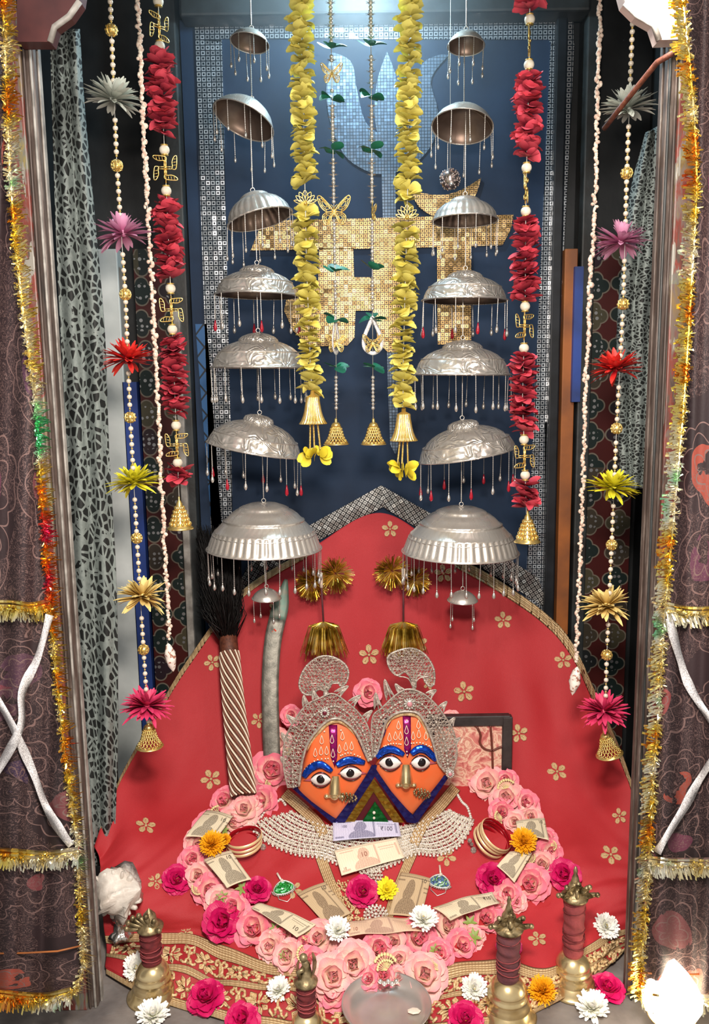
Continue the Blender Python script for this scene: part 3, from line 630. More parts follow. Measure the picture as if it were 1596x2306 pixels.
PROF = {
 'plain': dict(p=[(1.0,-.02),(1.02,0),(.99,.04),(.94,.22),(.84,.42),(.68,.62),(.5,.78),(.3,.9),(.12,.97),(.0001,1.0)], fl=0, m='dome_plain'),
 'flute': dict(p=[(.98,-.03),(1.02,-.02),(1.02,.02),(.97,.05),(.93,.25),(.84,.43),(.70,.60),(.52,.73),(.46,.76),(.45,.82),(.36,.9),(.2,.97),(.0001,1.0)], fl=26, m='dome_plain'),
 'emb': dict(p=[(1.0,-.05),(1.03,-.04),(1.03,0),(.99,.03),(.97,.14),(.93,.28),(.86,.42),(.74,.56),(.60,.66),(.46,.73),(.43,.74),(.42,.80),(.35,.88),(.22,.95),(.1,.985),(.0001,1.0)], fl=0, m='dome_emboss'),
 'panel': dict(p=[(1.0,-.05),(1.03,-.04),(1.03,0),(1.0,.03),(.97,.16),(.91,.33),(.90,.35),(.86,.37),(.80,.48),(.68,.60),(.54,.69),(.42,.74),(.33,.77),(.33,.82),(.30,.90),(.2,.96),(.0001,1.0)], fl=18, m='dome_emboss'),
 'big': dict(p=[(.99,-.04),(1.02,-.03),(1.02,.0),(.99,.02),(.97,.1),(.94,.2),(.91,.3),(.88,.36),(.89,.38),(.86,.40),(.80,.48),(.74,.56),(.71,.60),(.73,.62),(.68,.64),(.60,.74),(.51,.82),(.44,.86),(.44,.88),(.38,.92),(.25,.975),(.12,.99),(.0001,1.0)], fl=44, m='dome_plain'),
}
def canopy(apex, rimc, wid, hgt, Y, tilt, kind, n, dl, lab, top_z, red=0, lean=0, big=1.0):
    """apex: pixel x; rimc: rim centre pixel; wid: rim width px; hgt: dome height in px; tilt: degrees, + lowers the right rim"""
    c = W(rimc[0], rimc[1], Y); s = pxs(c); Rr = wid * s / 2; H = hgt * s
    r = root('silver_canopy', c, lab, 'canopy', 'silver temple canopies hanging in two columns')
    T = Matrix.Rotation(R(tilt), 3, 'Y') @ Matrix.Rotation(R(lean), 3, 'X'); P = PROF[kind]; fl = P['fl']
    def mod(a, t):
        if not fl: return 1 + .004 * math.sin(a * 9)
        k = {'flute': (.05, .62), 'big': (.1, .36), 'panel': (.12, .33)}[kind]
        if k[0] < t < k[1]: return 1 + (.030 if kind != 'panel' else .02) * abs(math.sin(a * fl / 2)) - .01
        if kind == 'big' and .36 <= t < .62: return 1 + .006 * math.sin(a * 48 + t * 90)
        if kind == 'big' and .66 < t < .86: return 1 + .02 * abs(math.sin(a * 5))
        return 1 + .003 * math.sin(a * 11)
    mb = MB(); pr = [(a * Rr, b * H) for a, b in P['p']]; mb.lathe(pr, {'big': 264, 'panel': 144, 'flute': 156}.get(kind, 64), (0, 0, 0), T, 0, mod)
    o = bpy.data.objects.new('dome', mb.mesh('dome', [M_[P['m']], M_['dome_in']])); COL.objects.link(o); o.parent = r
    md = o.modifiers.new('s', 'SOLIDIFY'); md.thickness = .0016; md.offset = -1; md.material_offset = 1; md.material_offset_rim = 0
    for t in ([(1.02, 0)] if kind in ('plain', 'flute') else [(1.035, -.02), (P['p'][6][0] * 1.01, P['p'][6][1])]):
        mb2 = MB(); mb2.tube([T @ V((math.cos(2 * PI * k / 64) * Rr * t[0], math.sin(2 * PI * k / 64) * Rr * t[0], t[1] * H)) for k in range(64)], .0012, 5, 0, True)
        q = bpy.data.objects.new('rim_bead', mb2.mesh('rim_bead', M_['silver'])); COL.objects.link(q); q.parent = r
    ap = c + T @ V((0, 0, H)); inst('finial_ring', ring_m, r, Matrix.Translation(ap + V((0, 0, .004))) @ Matrix.Scale(1.3, 4))
    L = top_z - ap.z - .008
    if L > .01: inst('hanging_chain', chain_mesh(L, .0017, 'hanging_chain'), r, Matrix.Translation((ap.x, ap.y, top_z)))
    ch = chain_mesh(dl * s, .0011, 'pendant_chain'); rn = random.Random(int(wid * 7 + apex))
    for k in range(n):
        a = 2 * PI * (k + .37) / n; p = c + T @ V((math.cos(a) * Rr * 1.02, math.sin(a) * Rr * 1.02, -.02 * H))
        sl = rn.uniform(.93, 1.07)
        Mx = Matrix.Translation(p) @ Matrix.Rotation(rn.gauss(0, .02), 4, 'Y') @ Matrix.Rotation(rn.gauss(0, .02), 4, 'X')
        q = inst('pendant_chain', ch, r, Mx @ Matrix.Diagonal((1, 1, sl, 1)))
        e = V((0, 0, -dl * s)); d_ = bpy.data.objects.new('drop_bead', drop_r if red and k % red == 0 else drop_s); COL.objects.link(d_); d_.parent = q; d_.location = e; d_.scale = (big, big, big * 1.0 / sl)
    return r, c, T, Rr, H
YC = 1.87
LC = [ # apexx, rimc, wid, hgt, tilt, kind, n, dl, red, lean, ordinal
 (556, (562, 97), 86, 30, 8, 'plain', 8, 46, 0, -9, 'topmost'), (562, (548, 272), 142, 52, 22, 'plain', 11, 52, 0, -15, 'second from the top'),
 (572, (585, 494), 148, 62, -14, 'flute', 12, 62, 0, -5, 'third from the top, ribbed'), (575, (578, 664), 184, 66, 2, 'emb', 12, 58, 3, 0, 'fourth from the top'),
 (582, (582, 826), 208, 76, 1, 'emb', 16, 58, 0, 0, 'fifth from the top'), (588, (572, 1010), 208, 78, 11, 'panel', 14, 62, 3, 0, 'sixth from the top, tilted, with red drops'),
 (590, (595, 1232), 250, 102, 1, 'big', 24, 60, 0, 0, 'largest'), (600, (600, 1347), 64, 24, 1, 'plain', 4, 40, 0, 2, 'tiny')]
RC = [
 (1050, (1049, 104), 82, 34, 2, 'plain', 8, 46, 0, -9, 'topmost'), (1050, (1041, 286), 136, 50, 6, 'plain', 11, 56, 0, -17, 'second from the top'),
 (1052, (1047, 497), 146, 54, 0, 'flute', 12, 58, 0, -2, 'third from the top, ribbed'), (1050, (1046, 676), 188, 66, 1, 'emb', 12, 58, 3, 0, 'fourth from the top'),
 (1047, (1040, 842), 212, 76, 1, 'emb', 16, 60, 0, 0, 'fifth from the top'), (1042, (1052, 1022), 214, 78, -9, 'panel', 14, 62, 2, 0, 'sixth from the top, tilted, with red drops'),
 (1038, (1036, 1240), 254, 102, 1, 'big', 26, 60, 0, 0, 'largest'), (1040, (1041, 1352), 66, 24, 1, 'plain', 4, 44, 0, 2, 'tiny')]
for side, rows in (('left', LC), ('right', RC)):
    top = CEIL
    for (ax, rc, w_, h_, tl, kd, n, dl, red, ln_, nm) in rows:
        r, c, T, Rr, H = canopy(ax, rc, w_, h_, YC, tl, kd, n, dl, f'{nm} silver canopy of the {side} column', top, red, ln_, .8 if w_ < 150 else 1.05)
        top = (c + T @ V((0, 0, H))).z - .004
# ------------------------------------------------------------ strings
def path(px, Y, z_top=CEIL, n=60):
    """vertical string through pixel points, carried up to the ceiling"""
    P = [W(x, y, Y) for x, y in px]; P = [V((P[0].x, P[0].y, z_top))] + P
    return P
def at(px, y, Y):
    for (x0, y0), (x1, y1) in zip(px, px[1:]):
        if y0 <= y <= y1: return W(x0 + (x1 - x0) * (y - y0) / (y1 - y0), y, Y)
    return W(px[-1][0], y, Y)
def bead_mesh(name, m, r, n=10, sc=(1, 1, 1)):
    mb = MB(); mb.sph((0, 0, 0), r, n, 0, sc); return mb.mesh(name, m)
pearl = bead_mesh('pearl', M_['pearl'], .0046, 12); gold_bead = bead_mesh('gold_spacer', M_['gold'], .0024, 8, (1, 1, .8))
mb = MB(); mb.sph((0, 0, 0), .0098, 16)
for k in range(6):
    a = 2 * PI * k / 6; mb.tube([(math.cos(a) * .0100 * math.cos(t), math.sin(a) * .0100 * math.cos(t), .0100 * math.sin(t)) for t in [(-1.3 + 2.6 * i / 8) for i in range(9)]], .0011, 5)
    for t in (-.6, 0, .6): mb.sph((math.cos(a + .5) * .0098 * math.cos(t), math.sin(a + .5) * .0098 * math.cos(t), .0098 * math.sin(t)), .0022, 6)
filigree_ball = mb.mesh('filigree_ball', M_['gold'])
def lattice_bell(name, m, Rr, H, wire=.0011, n=18):
    """pierced bell: diamond lattice skirt (own geometry), solid shoulder and rim"""
    mb = MB(); prof = [(.36, .80), (.44, .68), (.50, .55), (.56, .42), (.64, .29), (.76, .17), (.92, .06)]
    rows = []
    for j, (r_, z_) in enumerate(prof):
        rows.append([V((math.cos(2 * PI * (i + .5 * (j % 2)) / n) * r_ * Rr, math.sin(2 * PI * (i + .5 * (j % 2)) / n) * r_ * Rr, z_ * H)) for i in range(n)])
    for j in range(len(rows) - 1):
        for i in range(n):
            mb.tube([rows[j][i], rows[j + 1][i if j % 2 == 0 else (i + 1) % n]], wire, 4)
            mb.tube([rows[j][i], rows[j + 1][(i - 1) % n if j % 2 == 0 else i]], wire, 4)
            if j: mb.sph(rows[j][i], wire * 1.9, 5)
    mb.lathe([(.0001, 1.16), (.10, 1.14), (.12, 1.02), (.10, .98), (.24, .96), (.36, .88), (.38, .80), (.35, .79), (.0001, .8)], 24, (0, 0, 0), Matrix.Diagonal((Rr, Rr, H)))
    mb.lathe([(.86, .08), (.98, .03), (1.04, 0), (1.02, -.02), (.9, .01), (.84, .06)], 32, (0, 0, 0), Matrix.Diagonal((Rr, Rr, H)))
    return mb.mesh(name, m)
def diag(*a): return Matrix.Diagonal(tuple(a) + (1,))
# chrysanthemum poms
def pom(name, m, seed, L=.05):
    rn = random.Random(seed); mb = MB()
    for k in range(86):
        el = rn.choice([rn.uniform(-.45, .1), rn.uniform(.1, .5), rn.uniform(.4, 1.2)]); az = rn.uniform(0, 2 * PI)
        d = V((math.cos(el) * math.cos(az), math.cos(el) * math.sin(az), math.sin(el))); l = L * rn.uniform(.75, 1.05) * (1 - .30 * max(0, math.sin(el)) ** 2)
        n = V((-math.sin(el) * math.cos(az), -math.sin(el) * math.sin(az), math.cos(el)))
        mb.petal(d * .004, d, n, l, .0050, .30, rn.uniform(-.25, .15), 0, (.3, .7, .95, 1, .8, .2))
    mb.sph((0, 0, .002), .007, 10); return mb.mesh(name, m)
POMK = [('c_silver', 'silver white'), ('c_lilac', 'pale lilac'), ('c_red', 'bright red'), ('c_yellow', 'lemon yellow'), ('c_cream', 'cream'), ('c_pink', 'deep pink')]
poms = [pom('chrysanthemum', M_[k], i + 3) for i, (k, _) in enumerate(POMK)]
lbell = lattice_bell('pierced_bell', M_['gold'], .026, .046)
def pearl_string(px, Y, poms_y, balls_y, bell, bell_tilt, side):
    r = root('pearl_flower_string', V(at(px, 900, Y)), f'{side}most hanging string of pearls with six coloured silk chrysanthemums and a gold bell', 'garland', 'pearl and chrysanthemum strings')
    mb = MB(); mb.tube(path(px, Y), .0006, 4); mb.build('thread', M_['thread'], r)
    y = px[0][1]; step = 17.8; yend = bell[1] - 40; i = 0; y += 4
    while y < yend:
        if all(abs(y - q) > 30 for _, q in poms_y) and all(abs(y - q[1]) > 15 for q in balls_y):
            inst('pearl', pearl, r, Matrix.Translation(at(px, y, Y))); inst('gold_spacer', gold_bead, r, Matrix.Translation(at(px, y + step / 2, Y)))
        y += step
    for x, q in balls_y: inst('filigree_ball', filigree_ball, r, Matrix.Translation(at(px, q, Y)) @ Matrix.Rotation(q, 4, 'Z'))
    for k, (x, q) in enumerate(poms_y):
        inst('chrysanthemum', poms[k], r, Matrix.Translation(W(x, q, Y)) @ Matrix.Rotation(R([8, -6, 4, -8, 6, 10][k] * (1 if side == 'left' else -1)), 4, 'Y') @ Matrix.Rotation(k * 1.1 + (side == 'left'), 4, 'Z'), POMK[k][1] + ' silk chrysanthemum')
    b = W(bell[0], bell[1], Y); inst('pierced_bell', lbell, r, Matrix.Translation(b) @ Matrix.Rotation(R(bell_tilt), 4, 'Y'), 'gold pierced bell at the end')
pearl_string([(248, 0), (263, 373), (282, 663), (293, 940), (308, 1212), (323, 1463), (337, 1680)], 1.56, [(255, 226), (278, 528), (288, 810), (303, 1088), (320, 1345), (330, 1592)], [(249, 68), (264, 373), (281, 663), (294, 940), (308, 1212), (323, 1463)], (337, 1680), 0, 'left')
pearl_string([(1424, 50), (1411, 390), (1403, 685), (1388, 965), (1377, 1227), (1366, 1475), (1360, 1700)], 1.56, [(1415, 246), (1399, 546), (1388, 832), (1377, 1100), (1366, 1366), (1360, 1604)], [(1411, 390), (1403, 685), (1388, 965), (1377, 1227), (1366, 1475)], (1372, 1698), -14, 'right')
# shell strings
def shell_string(px, Y, tip, side):
    r = root('shell_string', V(at(px, 900, Y)), f'thin string of tiny pale shells ending in a spotted sea shell, {side} side', 'garland', 'strings of shell chips')
    rn = random.Random(len(side)); mb = MB(); mb.tube(path(px, Y), .0007, 4); mb.build('thread', M_['thread'], r)
    mb = MB(); y = px[0][1] - 60
    while y < px[-1][1]:
        p = at(px, max(y, px[0][1]), Y) if y >= px[0][1] else W(px[0][0], y, Y); p = p + V((rn.gauss(0, .0017), rn.gauss(0, .0015), 0)); mb.sph(p, rn.uniform(.0034, .0052), 7, 0, (rn.uniform(.7, 1.1), .8, rn.uniform(.7, 1.3))); y += 5.2
    o = mb.build('shell_chips', M_['shell'], r, label='hundreds of tiny pale shell chips'); o['kind'] = 'stuff'
    c = W(tip[0], tip[1], Y); mb = MB()
    def md(a, t): return 1 + .12 * math.sin(a * 2 + t * 16) + .05 * math.sin(a * 5 - t * 20)
    mb.lathe([(.0001, .030), (.004, .026), (.007, .020), (.0095, .014), (.0105, .008), (.0095, .003), (.0112, -.002), (.0100, -.009), (.0072, -.017), (.0045, -.024), (.0002, -.031)], 20, (0, 0, 0), Matrix.Rotation(R(-8 if side == 'left' else 8), 3, 'Y'), 0, md)
    sm = NM('spotted_shell', '#e9ddcf', .35); cc = sm.co(); sm.set('Base Color', sm.mix(sm.ma('GREATER_THAN', sm.noi(cc, 150, 2).outputs[0], .58), '#ece3d8', '#a5705c')); sm.bump(sm.noi(cc, 200).outputs[0], .5, .001)
    o = bpy.data.objects.new('sea_shell', mb.mesh('sea_shell', sm.mat)); COL.objects.link(o); o.parent = r; o.location = c - r.location; o['label'] = 'spotted spiral sea shell at the end'
shell_string([(310, 0), (322, 300), (338, 560), (350, 800), (363, 1080), (372, 1250), (381, 1440)], 1.62, (384, 1480), 'left')
shell_string([(1350, 0), (1345, 250), (1338, 500), (1328, 640), (1318, 900), (1310, 1150), (1300, 1400), (1296, 1490)], 1.62, (1294, 1533), 'right')
# red petal garlands with swastika charms
def blossom(name, m, n, Rr, Wd, seed, up=.25, curl=.2):
    rn = random.Random(seed); mb = MB()
    for k in range(n):
        a = 2 * PI * (k + rn.uniform(-.25, .25)) / n; e = up + rn.uniform(-.3, .3)
        d = V((math.cos(a) * math.cos(e), math.sin(a) * math.cos(e), math.sin(e))); nn = V((rn.uniform(-.4, .4), rn.uniform(-.4, .4), 1))
        mb.petal(d * .002, d, nn, Rr * rn.uniform(.85, 1.1), Wd, rn.uniform(.1, .5), rn.uniform(-curl, curl), 0, (.35, .75, 1, 1, .8, .3) if n > 6 else (.3, .7, 1, 1.05, .85, .3))
    return mb.mesh(name, m)
red_b = [blossom('petal_blossom', M_['p_red'], 8, .0275, .0115, i, .1, .45) for i in range(4)]
yel_b = [blossom('petal_blossom', M_['p_yellow'], 5, .0255, .0125, i + 9, .12, .3) for i in range(4)]
def swast(mirror, name='swastika_charm'):
    mb = MB(); s = .0215
    for k in range(4):
        a = PI / 2 * k; ca, sa = math.cos(a), math.sin(a)
        def T(x, z):
            x = -x if mirror else x; X = x * ca - z * sa; Z = x * sa + z * ca; return V((X * s, 0, Z * s))
        for q in (-.09, .09): mb.tube([T(q, 0), T(q, .62)], .0010, 5)
        out = cr([(-.09, .55, 0), (.15, .62, 0), (.55, .60, 0), (.95, .80, 0), (1.0, 1.0, 0), (.6, 1.02, 0), (.1, .96, 0), (-.12, .85, 0), (-.09, .55, 0)], 20)
        mb.tube([T(p.x, p.y) for p in out[:-1]], .0011, 5, 0, True)
        for t in (.2, .45, .7): mb.tube([T(t, .64), T(t + .06, .97)], .0007, 4)
    mb.sph((0, -.001, 0), .003, 8); mb.tube([(0, .001, -s * 1.25), (0, .001, s * 1.25)], .0013, 6); return mb.mesh(name, M_['gold'])
sw = [swast(False), swast(True)]; cream = bead_mesh('cream_bead', M_['cream_bead'], .0098, 14, (1, 1, .95)); disc = MB(); disc.lathe([(.0001, .001), (.007, .001), (.0074, 0), (.007, -.001), (.0001, -.001)], 16); disc = disc.mesh('gold_disc', M_['gold'])
mb = MB()
for z_, r_ in ((.046, .0045), (.038, .008), (.030, .0115), (.022, .0140), (.014, .0165), (.006, .0195)):
    for k in range(14):
        a = 2 * PI * (k + (z_ * 500 % 2) / 2) / 14; mb.sph((math.cos(a) * r_, math.sin(a) * r_, z_), .0034 if z_ < .04 else .002, 6, 0, (1, 1, 1.3))
mb.lathe([(.0001, .062), (.002, .06), (.002, .054), (.005, .05), (.008, .04), (.012, .028), (.0155, .015), (.019, .005), (.0245, -.001), (.027, -.004), (.0255, -.0045), (.018, .003)], 28)
bbell = mb.mesh('beaded_bell', M_['gold'])
def red_garland(px, Y, secs, charms, beads, bell, side):
    r = root('red_petal_garland', V(at(px, 900, Y)), f'red silk petal garland with gold swastika charms and cream beads, {side} side', 'garland', 'red petal garlands')
    mb = MB(); mb.tube(path(px, Y), .0008, 4); mb.build('thread', M_['thread'], r); rn = random.Random(4)
    i = 0
    for a, b in secs:
        y = a + 8
        while y < b - 6:
            t = (y - a) / (b - a); sc = (.80 if min(t, 1 - t) < .08 else 1.0) * rn.uniform(.92, 1.08)
            inst('petal_blossom', red_b[i % 4], r, Matrix.Translation(at(px, y, Y)) @ Matrix.Rotation(rn.uniform(0, 6.28), 4, 'Z') @ Matrix.Rotation(rn.uniform(-.3, .3), 4, 'X') @ Matrix.Scale(sc, 4)); y += 12; i += 1
    for y, k, ry in charms: inst('swastika_charm', sw[k], r, Matrix.Translation(at(px, y, Y - .004)) @ Matrix.Rotation(ry, 4, 'Z'), 'gold swastika charm')
    for y in beads:
        inst('cream_bead', cream, r, Matrix.Translation(at(px, y, Y))); inst('gold_disc', disc, r, Matrix.Translation(at(px, y - 11, Y))); inst('gold_disc', disc, r, Matrix.Translation(at(px, y + 11, Y)))
    inst('beaded_bell', bbell, r, Matrix.Translation(at(px, bell, Y)), 'gold beaded bell at the end')
red_garland([(356, 0), (360, 120), (372, 378), (380, 560), (386, 700), (398, 1000), (406, 1190)], 1.67, [(115, 318), (448, 642), (757, 945), (1056, 1106)], [(60, 1, .9), (378, 1, .1), (698, 0, .1), (1002, 0, .1)], [3, 104, 338, 430, 650, 742, 958, 1042], 1186, 'left')
red_garland([(1193, 0), (1190, 200), (1184, 430), (1182, 700), (1176, 900), (1180, 1000), (1187, 1220)], 1.67, [(-60, 32), (165, 365), (490, 688), (795, 980), (1086, 1150)], [(92, 0, 1.3), (425, 0, 1.2), (734, 0, .5), (1028, 0, .3)], [44, 146, 378, 476, 690, 784, 990, 1070], 1216, 'right')
# yellow petal garlands
def lotus():
    mb = MB(); s = .024
    for a, l, w in ((0, 1, .22), (-28, .98, .2), (28, .98, .2), (-52, .95, .17), (52, .95, .17), (-76, .95, .12), (76, .95, .12)):
        ca, sa = math.cos(R(a)), math.sin(R(a))
        out = cr([(0, 0, 0), (-w, l * .45, 0), (-w * .75, l * .75, 0), (0, l, 0), (w * .75, l * .75, 0), (w, l * .45, 0), (0, 0, 0)], 20)
        P = [V(((p.x * ca + p.y * sa) * s, -.001 * (1 if a == 0 else 0), (p.y * ca - p.x * sa) * s)) for p in out[:-1]]; mb.tube(P, .0011, 5, 0, True)
        mb.tube([V(((.25 * l * sa) * s, 0, .25 * l * ca * s)), V((.62 * l * sa * s, 0, .62 * l * ca * s))], .0009, 4)
    mb.sph((0, -.001, 0), .004, 8); return mb.mesh('lotus_charm', M_['gold'])
lotus_m = lotus()
mb = MB(); mb.lathe([(.0001, .068), (.004, .067), (.0045, .06), (.012, .056), (.0135, .054), (.0135, .048), (.0150, .038), (.0165, .028), (.0190, .018), (.0225, .009), (.0270, .002), (.0262, .001), (.0180, .017), (.0140, .04)], 120, mod=lambda a, t: 1 + .065 * math.sin(a * 24) * min(1, t * 2.2))
pleat_bell = mb.mesh('pleated_bell', M_['gold'])
cluster = MB(); rn = random.Random(5)
for k in range(22):
    a = rn.uniform(0, 6.28); e = rn.uniform(-.9, .7); d = V((math.cos(a) * math.cos(e), math.sin(a) * math.cos(e), math.sin(e) * .8)); c = V((math.cos(a) * .012, math.sin(a) * .008, rn.uniform(-.006, .006)))
    cluster.petal(c, d, V((rn.uniform(-.6, .6), -1, rn.uniform(0, .8))), .025, .010, .3, rn.uniform(-.2, .3), 0, (.3, .75, 1, 1, .8, .3))
cluster = cluster.mesh('flower_cluster', M_['p_gold_yellow'])
seed = bead_mesh('seed_bead', M_['gold'], .0022, 6, (1, 1, .8))
def yellow_garland(px, Y, lot, end, bell, clus, side):
    r = root('yellow_petal_garland', V(at(px, 700, Y)), f'yellow silk petal garland with gold lotus charm and pleated gold bell, {side} of the centre', 'garland', 'yellow petal garlands')
    mb = MB(); mb.tube(path(px, Y), .0009, 4); mb.build('thread', M_['thread'], r); rn = random.Random(8); y = -60; i = 0
    while y < end:
        if abs(y - lot) > 26:
            p = at(px, y, Y) if y > 0 else W(px[0][0], y, Y)
            inst('petal_blossom', yel_b[i % 4], r, Matrix.Translation(p + V((rn.gauss(0, .0016), 0, 0))) @ Matrix.Rotation(rn.uniform(0, 6.28), 4, 'Z') @ Matrix.Rotation(rn.uniform(-.45, .45), 4, 'X') @ Matrix.Scale(rn.uniform(.9, 1.08), 4)); i += 1
        y += 12.2
    inst('lotus_charm', lotus_m, r, Matrix.Translation(at(px, lot + 8, Y - .012)), 'gold lotus charm')
    b = W(bell[0], bell[1], Y); inst('pleated_bell', pleat_bell, r, Matrix.Translation(b), 'pleated gold bell')
    c = W(clus[0], clus[1], Y)
    mb = MB()
    for dx in (-.006, .0, .008):
        p0 = b + V((dx * .8, 0, .03)); p1 = c + V((dx * 1.5, 0, .012))
        for k in range(26): mb.sph(p0.lerp(p1, k / 25), .0022, 6)
    mb.build('bead_strands', M_['gold'], r, label='gold bead strands under the bell')
    inst('flower_cluster', cluster, r, Matrix.Translation(c) @ Matrix.Rotation(0 if side == 'left' else 2, 4, 'Z'), 'bright yellow petal cluster at the end')
yellow_garland([(676, 0), (684, 300), (690, 600), (700, 850), (704, 900)], 1.71, 450, 880, (705, 956), (708, 1024), 'left')
yellow_garland([(922, 0), (918, 400), (916, 500), (908, 800), (907, 940)], 1.71, 482, 925, (909, 994), (905, 1056), 'right')
# silver bead strings with clover bows, butterflies
mb = MB()
for k in range(8):
    a = 2 * PI * k / 8; d = V((math.cos(a), math.sin(a), .12)); s_ = V((-math.sin(a), math.cos(a), 0)); mb.add([s_ * .003, s_ * -.003, d * .0115 - V((0, 0, .0))], [(0, 1, 2)])
mb.sph((0, 0, 0), .0035, 8); star = mb.mesh('star_bead', M_['silver']); sbead = bead_mesh('silver_bead', M_['silver'], .0040, 10)
clover = [blossom('clover_bow', M_['green'], 4, .026, .0125, 40 + i, .1, .35) for i in range(3)]
def butterfly(s, name):
    mb = MB(); 
    def wing(P, k):
        P = cr([(a, b, 0) for a, b in P], 18)[:-1]; f = lambda q, e: [V((k * p.x * s, -abs(p.x) * s * .25, p.y * s)) for p in q]
        mb.tube(f(P, 0), .0013 * s / .03, 5, 0, True); c = sum(P, V()) / len(P)
        for t in (.35, .68):
            mb.tube(f([c + (p - c) * t for p in P], 0), .0009 * s / .03, 4, 0, True)
        for p in P[::3]: mb.tube(f([c + (p - c) * .35, p], 0), .0008 * s / .03, 4)
    for k in (1, -1):
        wing([(.06, .1), (.35, .5), (.85, .95), (1.05, .85), (.85, .3), (.45, 0), (.06, .1)], k); wing([(.06, .05), (.5, -.05), (.75, -.3), (.6, -.75), (.35, -.7), (.12, -.25), (.06, .05)], k)
        mb.tube([(0, 0, .2 * s), (k * .12 * s, 0, .42 * s), (k * .25 * s, 0, .48 * s)], .0008, 4)
    mb.sph((0, 0, 0), .09 * s, 8, 0, (1, 1, 3.6)); return mb.mesh(name, M_['gold'])
bf_big = butterfly(.031, 'butterfly_charm'); bf_small = butterfly(.020, 'butterfly_charm')
mb = MB(); out = cr([(0, .058, 0), (-.008, .04, 0), (-.018, .015, 0), (-.016, -.004, 0), (0, -.014, 0), (.016, -.004, 0), (.018, .015, 0), (.008, .04, 0), (0, .058, 0)], 40)[:-1]
mb.tube([(p.x, 0, p.y) for p in out], .0042, 8, 0, True, .35); teardrop = mb.mesh('glitter_teardrop', M_['silver_ribbon'])
def bead_string(px, Y, bows, flies, drops, bell, side):
    r = root('silver_bead_string', V(at(px, 600, Y)), f'silver bead string with green petal bows and gold butterflies, {side} of the centre pair', 'garland', 'silver bead strings in the centre')
    mb = MB(); mb.tube(path(px, Y), .0008, 4); mb.build('thread', M_['silver'], r); y = -10; i = 0
    while y < bell[1] - 75:
        if all(abs(y - b) > 16 for b, _ in bows) and all(abs(y - f[0]) > f[3] for f in flies) and all(abs(y - d) > 52 for d in drops):
            p = at(px, max(0, y), Y) if y > 0 else W(px[0][0], y, Y)
            inst('star_bead' if i % 3 == 2 else 'silver_bead', star if i % 3 == 2 else sbead, r, Matrix.Translation(p) @ Matrix.Rotation(i, 4, 'Z'))
        y += 8.6; i += 1
    for k, (y, a) in enumerate(bows): inst('clover_bow', clover[k % 3], r, Matrix.Translation(at(px, y, Y)) @ Matrix.Rotation(a, 4, 'Z') @ Matrix.Rotation(.25, 4, 'X'), 'green petal bow')
    for y, big, rz, _ in flies: inst('butterfly_charm', bf_big if big else bf_small, r, Matrix.Translation(at(px, y, Y - .006)) @ Matrix.Rotation(rz, 4, 'Z'), 'gold openwork butterfly')
    for y in drops: inst('glitter_teardrop', teardrop, r, Matrix.Translation(at(px, y, Y)) @ Matrix.Rotation(1.25 if side == 'left' else .15, 4, 'Z'), 'silver glitter teardrop ring')
    inst('pierced_bell', lbell, r, Matrix.Translation(W(bell[0], bell[1], Y)), 'gold pierced bell at the end')
bead_string([(744, 0), (749, 300), (752, 500), (756, 720), (757, 950)], 1.75, [(110, 0), (222, 1), (338, 2), (612, .3), (720, 1.4), (826, .5)], [(168, 0, 0, 30), (478, 1, .05, 18), (775, 0, .2, 12)], [780], (757, 1000), 'left')
bead_string([(834, 0), (836, 200), (838, 600), (840, 950)], 1.75, [(105, 0), (217, 1.2), (336, 2.1), (606, 1.5), (718, .2), (827, .9)], [(478, 0, 1.35, 18), (775, 0, .1, 12)], [780], (841, 1000), 'right')
# filigree ball hanging over the letters
c = W(1013, 404, 1.925); r = root('mirror_ball', c, 'small round openwork silver ball hanging above the gold lettering', 'ornament')
mb = MB(); mb.tube([c + V((0, 0, .02)), V((c.x, c.y, CEIL))], .0005, 4); mb.build('thread', M_['thread'], r)
mb = MB(); mb.sph((0, 0, 0), .021, 18); rn = random.Random(3)
for k in range(150):
    d = V((rn.gauss(0, 1), rn.gauss(0, 1), rn.gauss(0, 1))).normalized(); mb.sph(d * .022, rn.uniform(.001, .0028), 5)
mb.v = [c + p for p in mb.v]; mb.build('beaded_shell', mat('mirror_beads', '#8f7f7c', .22, .95, 130, None, '#d9cdc8'), r)
# ------------------------------------------------------------ the two idols
YF = 1.685
def F(x, y, o=0): return W(x, y, YF - o)
def bulge(cx, cy, rx, ry, x, y): return .030 * math.sqrt(max(0, 1 - min(1, ((x - cx) / rx) ** 2 + ((y - cy) / ry) ** 2)))
def radial(mb, out, c, fn, rings=10, mi=0):
    """filled outline as rings round c; fn(x, y, t) -> point, t = 0 centre .. 1 edge"""
    n = len(out); vs = [fn(c[0], c[1], 0)]; fs = []
    for j in range(1, rings + 1):
        t = j / rings
        for x, y in out: vs.append(fn(c[0] + (x - c[0]) * t, c[1] + (y - c[1]) * t, t))
    for i in range(n): fs.append((0, 1 + (i + 1) % n, 1 + i))
    for j in range(rings - 1):
        for i in range(n): a = 1 + j * n; fs.append((a + i, a + (i + 1) % n, a + n + (i + 1) % n, a + n + i))
    mb.add(vs, fs, mi)
def densify(P, step=6):
    out = []
    for (a, b), (c, d) in zip(P, P[1:] + P[:1]):
        n = max(1, int(math.hypot(c - a, d - b) / step)); out += [(a + (c - a) * k / n, b + (d - b) * k / n) for k in range(n)]
    return out
